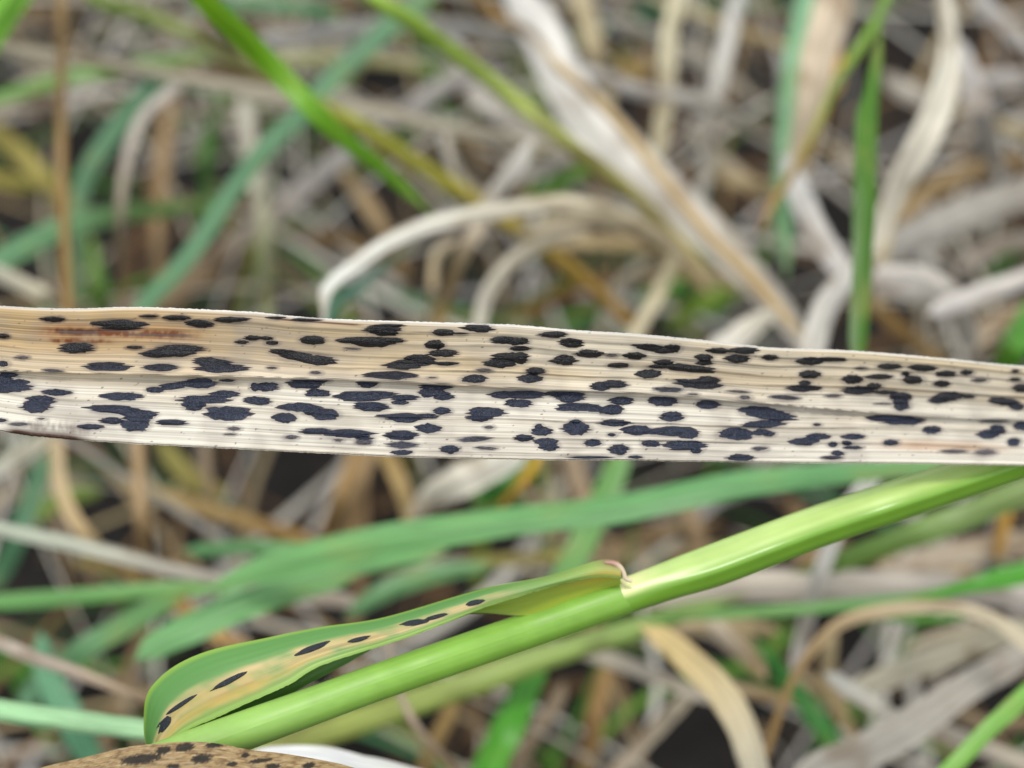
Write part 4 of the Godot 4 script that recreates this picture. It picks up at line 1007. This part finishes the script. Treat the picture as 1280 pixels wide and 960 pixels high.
func blades_bottom_middle() -> void:
	var D := "dead_grass_blade"
	var G := "green_grass_blade"
	blade(G, "big soft green blade arching level between the spotted leaf and the green stem", "grass blade", "green", [0.34, 0.32, 0.30, 0.32], [104, 176, 98], [92, 164, 98], [240, 745, 26, 290, 724, 38, 350, 704, 46, 427, 685, 50, 510, 670, 50, 594, 656, 48, 677, 645, 46, 760, 636, 44, 853, 618, 44, 936, 602, 40, 1061, 590, 34, 1145, 584, 28, 1240, 580, 20], -0.35)
	blade(G, "lighter green blade lying just below the big arching green one", "grass blade", "green", [0.42, 0.42, 0.44], [112, 184, 112], [116, 186, 116], [250, 768, 14, 300, 742, 30, 360, 722, 38, 427, 706, 38, 500, 694, 32, 560, 688, 18], -0.2)
	blade(G, "upright grass green blade crossing behind the big arching green one", "grass blade", "green", [0.5, 0.5, 0.52], [98, 164, 74], [106, 170, 90], [778, 548, 34, 769, 585, 38, 746, 640, 42, 720, 693, 42, 690, 745, 36, 672, 790, 24], 0.2)
	blade(D, "white pointed dead leaf below the middle of the spotted leaf", "dead leaf", "dry", [0.42, 0.44, 0.5], [222, 218, 206], [208, 202, 188], [660, 560, 30, 627, 578, 44, 580, 598, 52, 540, 620, 44, 510, 646, 20], 0.2)
	blade(G, "dark green blade leaning beside the white pointed leaf", "grass blade", "green", [0.5, 0.52, 0.55], [62, 132, 40], [64, 128, 52], [670, 560, 30, 650, 588, 34, 616, 612, 36, 590, 632, 30], 0.2)
	blade(D, "narrow golden blade leaning right of the dark green one", "dead grass blade", "dry", [0.48, 0.48, 0.5], [200, 162, 62], [188, 150, 62], [678, 560, 12, 664, 586, 14, 648, 606, 14, 625, 634, 10], 0.1)
	blade(D, "wide brown upright blade under the spotted leaf, left of the white pointed leaf", "dead grass blade", "dry", [0.65, 0.65, 0.68], [162, 136, 102], [152, 124, 88], [464, 548, 30, 452, 581, 32, 442, 630, 30, 432, 680, 20], 0.2)
	blade(D, "tan blade curving down to the white pointed leaf", "dead grass blade", "dry", [0.58, 0.58, 0.6], [172, 144, 94], [178, 156, 110], [472, 550, 18, 488, 578, 24, 504, 615, 24, 512, 660, 16], 0.2)
	blade(D, "brown grey wide blade upright right of the golden one", "dead grass blade", "dry", [0.66, 0.66, 0.68], [160, 140, 118], [146, 122, 96], [708, 550, 30, 718, 590, 32, 732, 640, 30, 740, 700, 18], 0.2)
	blade("grass_stem", "long olive stem running diagonally just beneath the bright green stem", "grass stem", "stem", [0.5, 0.45, 0.42], [142, 152, 74], [132, 160, 84], [280, 950, 36, 340, 934, 40, 427, 908, 42, 510, 881, 42, 594, 852, 42, 677, 822, 40, 760, 797, 36, 853, 766, 28, 930, 745, 18])
	blade(G, "narrow green blade lying level under the grey streaky leaf, right of the stem", "grass blade", "green", [0.4, 0.4, 0.42], [112, 172, 84], [112, 178, 104], [800, 778, 10, 850, 770, 16, 915, 767, 18, 1020, 760, 18, 1103, 752, 17, 1190, 740, 10], 0.2)
	blade(G, "vivid green wide blade upright at the bottom edge in the middle", "grass blade", "green", [0.5, 0.48, 0.5], [80, 160, 40], [86, 164, 44], [672, 820, 30, 660, 852, 44, 640, 895, 48, 616, 945, 50, 590, 1010, 46], 0.2)
	blade("dry_stalk", "thin pale brown stalk hanging below the folded green leaf", "dry stalk", "stem", [0.3, 0.34, 0.4], [178, 160, 146], [158, 136, 112], [478, 780, 10, 485, 806, 12, 498, 860, 12, 519, 906, 13, 545, 936, 13, 590, 985, 12])
	blade(D, "pale grey blade sloping right below the olive stem", "dead grass blade", "dry", [0.5, 0.5, 0.48], [188, 178, 160], [190, 182, 170], [680, 800, 14, 715, 810, 23, 781, 831, 25, 844, 856, 22, 890, 880, 12], 0.2)
	blade(D, "grey tan blade rising right from the bottom edge towards the yellow white blade", "dead grass blade", "dry", [0.55, 0.55, 0.55], [166, 154, 136], [176, 164, 144], [745, 1000, 24, 773, 962, 25, 819, 914, 26, 853, 877, 24, 890, 840, 16], 0.2)
	blade(D, "dim brown grey blade leaning right of the vivid green wide one", "dead grass blade", "dry", [0.65, 0.65, 0.68], [142, 126, 104], [132, 114, 92], [705, 850, 18, 692, 880, 22, 668, 915, 22, 640, 965, 20, 620, 1000, 18], 0.2)
	blade(D, "brown blade upright at the bottom between two dark gaps", "dead grass blade", "dry", [0.68, 0.68, 0.7], [152, 118, 80], [142, 110, 76], [758, 830, 22, 750, 862, 29, 742, 905, 30, 732, 970, 28], 0.2)
	blade(D, "smooth white dead leaf at the bottom edge right of the brown spotted one", "dead leaf", "dry", [0.12, 0.12, 0.14], [250, 246, 236], [248, 244, 234], [290, 960, 40, 340, 950, 44, 390, 950, 46, 450, 962, 46, 520, 978, 44, 600, 1000, 40, 650, 1020, 36], -0.2, 0.06)
	blade(D, "olive straw blade lying level behind the curled base of the green leaf", "dead grass blade", "dry", [0.6, 0.6, 0.62], [174, 164, 94], [168, 156, 92], [570, 706, 10, 614, 703, 18, 660, 698, 18, 720, 694, 12], 0.2)
	blade(D, "dull brown blade lying above the curled base of the green leaf", "dead grass blade", "dry", [0.75, 0.75, 0.75], [132, 108, 82], [126, 102, 76], [750, 690, 14, 800, 672, 24, 850, 662, 24, 905, 655, 14], 0.2)
	blade(D, "brown blade standing in the bottom gap left of the vivid green wide blade", "dead grass blade", "dry", [0.7, 0.7, 0.72], [140, 116, 72], [126, 104, 66], [570, 868, 16, 560, 895, 22, 545, 925, 22, 520, 975, 18], 0.2)
	blade(G, "shaded green blade hidden between the folded leaf and the lighter green blade", "grass blade", "green", [0.5, 0.5, 0.5], [92, 156, 96], [86, 150, 84], [430, 772, 12, 470, 744, 30, 520, 722, 34, 570, 712, 26, 620, 706, 12], -0.2)
	blade(D, "grey pink scrap of blade behind the folded green leaf", "dead grass blade", "dry", [0.52, 0.52, 0.52], [198, 186, 176], [190, 178, 166], [350, 750, 12, 380, 745, 24, 415, 748, 24, 450, 754, 12], 0.2)

func blades_bottom_right() -> void:
	var D := "dead_grass_blade"
	var G := "green_grass_blade"
	blade(D, "straight whitish blade crossing behind the bright stem from the spotted leaf down", "dead grass blade", "dry", [0.36, 0.40, 0.5], [206, 206, 206], [198, 192, 186], [1118, 550, 26, 1103, 577, 27, 1082, 608, 27, 1053, 645, 26, 1032, 697, 26, 1015, 747, 26, 999, 812, 24, 990, 850, 16], 0.2)
	blade(G, "olive green broad blade below the bright stem at the right edge", "grass blade", "green", [0.34, 0.36, 0.42], [128, 160, 88], [108, 156, 56], [1340, 594, 44, 1280, 616, 44, 1207, 645, 42, 1145, 668, 40, 1082, 692, 36, 1035, 708, 26, 990, 716, 12], -0.25)
	blade(D, "streaky grey leaf lying level under the bright stem at the right", "dead leaf", "dry", [0.46, 0.46, 0.48], [204, 194, 180], [190, 182, 176], [800, 756, 30, 853, 744, 44, 936, 733, 50, 1010, 732, 52, 1061, 733, 50, 1130, 733, 46, 1186, 736, 44, 1280, 746, 44, 1340, 754, 42], 0.2)
	blade(G, "bright green pointed blade coming in from the right edge", "grass blade", "green", [0.38, 0.38, 0.4], [82, 170, 34], [90, 172, 52], [1340, 702, 40, 1280, 716, 36, 1228, 728, 26, 1178, 740, 16, 1130, 748, 6], 0.2)
	blade(D, "tan grey blade lying between the olive blade and the bright pointed one", "dead grass blade", "dry", [0.6, 0.6, 0.6], [178, 164, 146], [184, 172, 154], [1085, 726, 24, 1111, 718, 38, 1178, 696, 44, 1240, 685, 44, 1300, 680, 44, 1345, 678, 40], 0.2)
	blade(D, "tan blade arching high like a hoop at the lower right", "dead grass blade", "dry", [0.42, 0.34, 0.34], [160, 130, 84], [192, 182, 160], [950, 975, 10, 961, 931, 11, 986, 860, 13, 1020, 806, 16, 1061, 774, 20, 1124, 760, 21, 1186, 758, 21, 1236, 771, 22, 1280, 800, 24, 1330, 840, 24], -0.25)
	blade(G, "thin green blade under the top of the tan hoop", "grass blade", "green", [0.48, 0.46, 0.48], [104, 170, 60], [108, 174, 72], [1085, 770, 6, 1120, 773, 12, 1165, 774, 12, 1215, 770, 6], 0.1)
	blade(D, "curved dead blade with yellow left edge and whitish right side, right of the olive stem", "dead grass blade", "dry", [0.38, 0.34, 0.34], [206, 184, 132], [196, 188, 168], [800, 782, 26, 836, 804, 40, 866, 830, 46, 900, 864, 48, 925, 905, 48, 940, 950, 46, 952, 1005, 40], 0.2)
	blade(D, "big grey weathered leaf rising diagonally from the bottom edge to the right edge", "dead leaf", "dry", [0.4, 0.4, 0.42], [178, 172, 162], [176, 170, 162], [980, 1000, 44, 1020, 966, 52, 1082, 940, 58, 1145, 905, 56, 1207, 862, 50, 1280, 820, 46, 1340, 785, 42], 0.2)
	blade(D, "tan grey leaf above the big grey one, both sloping the same way", "dead leaf", "dry", [0.52, 0.52, 0.54], [180, 174, 156], [176, 170, 150], [1050, 872, 20, 1086, 856, 36, 1165, 826, 40, 1240, 800, 38, 1300, 778, 30], 0.2)
	blade(D, "short white blade sloping the other way onto the big grey leaf", "dead grass blade", "dry", [0.42, 0.42, 0.4], [204, 202, 194], [190, 186, 176], [1030, 840, 14, 1050, 854, 24, 1090, 880, 25, 1140, 910, 22], 0.2)
	blade(D, "tan blade upright inside the tan hoop", "dead grass blade", "dry", [0.58, 0.58, 0.58], [178, 162, 126], [168, 148, 108], [1042, 780, 14, 1036, 812, 23, 1034, 855, 24, 1050, 892, 22, 1072, 925, 14], 0.2)
	blade(G, "dark green blade sloping down inside the foot of the tan hoop", "grass blade", "green", [0.6, 0.6, 0.6], [66, 146, 56], [62, 138, 52], [935, 790, 8, 965, 826, 18, 995, 864, 30, 1022, 902, 32, 1048, 938, 28, 1075, 980, 20], 0.2)
	blade(G, "light yellow green blade rising at the bottom right corner", "grass blade", "green", [0.25, 0.25, 0.26], [134, 200, 80], [126, 194, 76], [1150, 1010, 22, 1180, 972, 26, 1207, 943, 27, 1240, 908, 27, 1280, 872, 28, 1330, 825, 26], 0.2)
	blade(D, "grey tan blade in the bottom right corner behind the light yellow green one", "dead grass blade", "dry", [0.5, 0.5, 0.52], [182, 172, 158], [178, 168, 154], [1140, 898, 18, 1178, 916, 27, 1230, 936, 28, 1290, 960, 28, 1330, 975, 24], 0.2)
	blade(D, "short brownish blade lying level behind the foot of the tan hoop", "dead grass blade", "dry", [0.55, 0.55, 0.55], [172, 154, 122], [162, 138, 104], [895, 855, 12, 920, 861, 19, 955, 868, 19, 995, 880, 14], 0.1)
	blade(D, "pale pinkish blade sloping from the streaky grey leaf to the foot of the hoop", "dead grass blade", "dry", [0.55, 0.55, 0.55], [202, 188, 168], [186, 162, 130], [885, 770, 18, 905, 795, 28, 930, 818, 28, 958, 848, 18], 0.2)
	blade(D, "ochre blotched blade upright at the right edge above the bright pointed blade", "dead grass blade", "dry", [0.55, 0.55, 0.55], [170, 132, 60], [160, 128, 66], [1262, 628, 10, 1256, 648, 20, 1250, 672, 20, 1246, 700, 10], 0.2)
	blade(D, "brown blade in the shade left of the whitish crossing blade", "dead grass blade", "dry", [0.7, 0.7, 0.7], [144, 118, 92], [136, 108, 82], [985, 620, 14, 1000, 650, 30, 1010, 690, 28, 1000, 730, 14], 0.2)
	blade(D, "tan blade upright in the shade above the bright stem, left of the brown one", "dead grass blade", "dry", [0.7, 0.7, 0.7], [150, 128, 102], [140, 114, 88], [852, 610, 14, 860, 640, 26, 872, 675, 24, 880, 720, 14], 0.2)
	blade(D, "straw blade lying along the lower side of the streaky grey leaf", "dead grass blade", "dry", [0.58, 0.58, 0.58], [184, 168, 136], [176, 158, 124], [835, 792, 16, 870, 782, 26, 920, 782, 24, 975, 790, 14], 0.2)
	blade(D, "grey straw blade along the right edge under the end of the tan hoop", "dead grass blade", "dry", [0.6, 0.6, 0.6], [178, 168, 146], [170, 158, 134], [1130, 812, 12, 1180, 795, 20, 1235, 786, 18, 1310, 785, 14], 0.2)
	blade(D, "brown grey blade low at the bottom right behind the big grey leaf", "dead grass blade", "dry", [0.68, 0.68, 0.7], [142, 124, 100], [132, 112, 88], [1170, 880, 14, 1210, 900, 22, 1250, 906, 22, 1320, 900, 18], 0.2)
	blade("dry_stalk", "thin brown stalk rising in the dark gap left of the tan hoop's foot", "dry stalk", "stem", [0.6, 0.6, 0.62], [150, 118, 84], [140, 106, 74], [955, 900, 8, 945, 930, 10, 938, 960, 10, 930, 1000, 10])

# ---------------------------------------------------------------- the scene
func _ready() -> void:
	rng.seed = 7
	noise.seed = 21
	noise.frequency = 0.03
	noise.fractal_octaves = 3
	noise2.seed = 4
	noise2.frequency = 0.05
	noise2.fractal_octaves = 2
	fwd = Vector3(0, -sin(deg_to_rad(PITCH)), -cos(deg_to_rad(PITCH)))
	upv = Vector3(0, cos(deg_to_rad(PITCH)), -sin(deg_to_rad(PITCH)))

	var cam := Camera3D.new()
	cam.name = "camera"
	add_child(cam)
	cam.position = eye
	cam.rotation_degrees = Vector3(-PITCH, 0, 0)
	var lens := CameraAttributesPhysical.new()
	lens.frustum_focal_length = FOCAL
	lens.frustum_focus_distance = FOCUS
	lens.frustum_near = 0.01
	lens.frustum_far = 200.0
	lens.exposure_aperture = FSTOP
	cam.attributes = lens
	cam.near = 0.01
	cam.far = 200.0
	cam.current = true

	var sky_mat := ProceduralSkyMaterial.new()       # an overcast sky, brightest overhead
	sky_mat.sky_top_color = Color(0.93, 0.955, 0.98)
	sky_mat.sky_horizon_color = Color(0.76, 0.775, 0.785)
	sky_mat.sky_curve = 0.25
	sky_mat.ground_bottom_color = Color(0.16, 0.16, 0.12)
	sky_mat.ground_horizon_color = Color(0.30, 0.32, 0.26)
	sky_mat.sky_energy_multiplier = 1.0
	sky_mat.sun_angle_max = 1.0
	var sky := Sky.new()
	sky.sky_material = sky_mat
	var env := Environment.new()
	env.background_mode = Environment.BG_SKY
	env.sky = sky
	env.tonemap_mode = Environment.TONE_MAPPER_LINEAR
	env.tonemap_exposure = EXPOSURE
	env.sdfgi_enabled = true
	env.ssao_enabled = true
	env.ssil_enabled = true
	var we := WorldEnvironment.new()
	we.name = "world_environment"
	we.environment = env
	add_child(we)

	var sun := DirectionalLight3D.new()
	sun.name = "sun"
	sun.light_color = Color(1.0, 0.985, 0.96)
	sun.light_energy = 0.5
	sun.light_angular_distance = 16.0
	sun.shadow_enabled = true
	add_child(sun)
	sun.rotation_degrees = Vector3(-92, 25, 0)

	make_materials()
	make_ground()
	var dead := [[200, 190, 172], [186, 180, 174], [182, 160, 122], [142, 116, 84], [112, 84, 58], [210, 204, 192], [86, 66, 48], [166, 148, 116]]
	var fresh := [[88, 142, 54], [110, 150, 60], [92, 150, 100], [130, 146, 64], [70, 118, 44]]
	scatter("dry_grass_litter", "matted dry grass litter on the soil behind everything", "dry grass", 800, litter_mesh(0.10, 3.0), dead, 0.001, 0.016, Vector2(0.05, 0.15), 0.03, 0.0)
	scatter("brown_grass_litter", "darker brown broken grass deep in the litter", "dead grass", 450, litter_mesh(-0.05, 11.0), [[96, 72, 52], [74, 56, 40], [112, 86, 60], [60, 46, 36]], 0.0, 0.010, Vector2(0.03, 0.10), 0.0, 0.0)
	scatter("low_green_grass", "low green grass growing through the litter, mostly on the left", "grass", 420, litter_mesh(0.14, 23.0), fresh, 0.004, 0.016, Vector2(0.03, 0.09), 0.35, 0.6)
	scatter("fine_straw", "fine pale straws and broken stalks tangled over the litter", "straw", 650, litter_mesh(0.22, 41.0), [[206, 194, 168], [190, 170, 128], [168, 138, 96], [214, 208, 196], [150, 116, 76]], 0.008, 0.030, Vector2(0.03, 0.11), 0.12, 0.0, Vector2(0.012, 0.035))
	scatter("pale_straw", "thin bleached grey stems and blades tangled between the larger dead blades", "straw", 560, litter_mesh(0.16, 57.0), [[216, 210, 198], [204, 198, 188], [196, 186, 166], [186, 180, 170]], 0.010, 0.045, Vector2(0.03, 0.12), 0.18, 0.0, Vector2(0.012, 0.045))
	blades_top_left()
	blades_top_middle()
	blades_top_right()
	blades_bottom_left()
	blades_bottom_middle()
	blades_bottom_right()
	make_green_stem()
	make_brown_leaf()
	make_spotted_leaf()
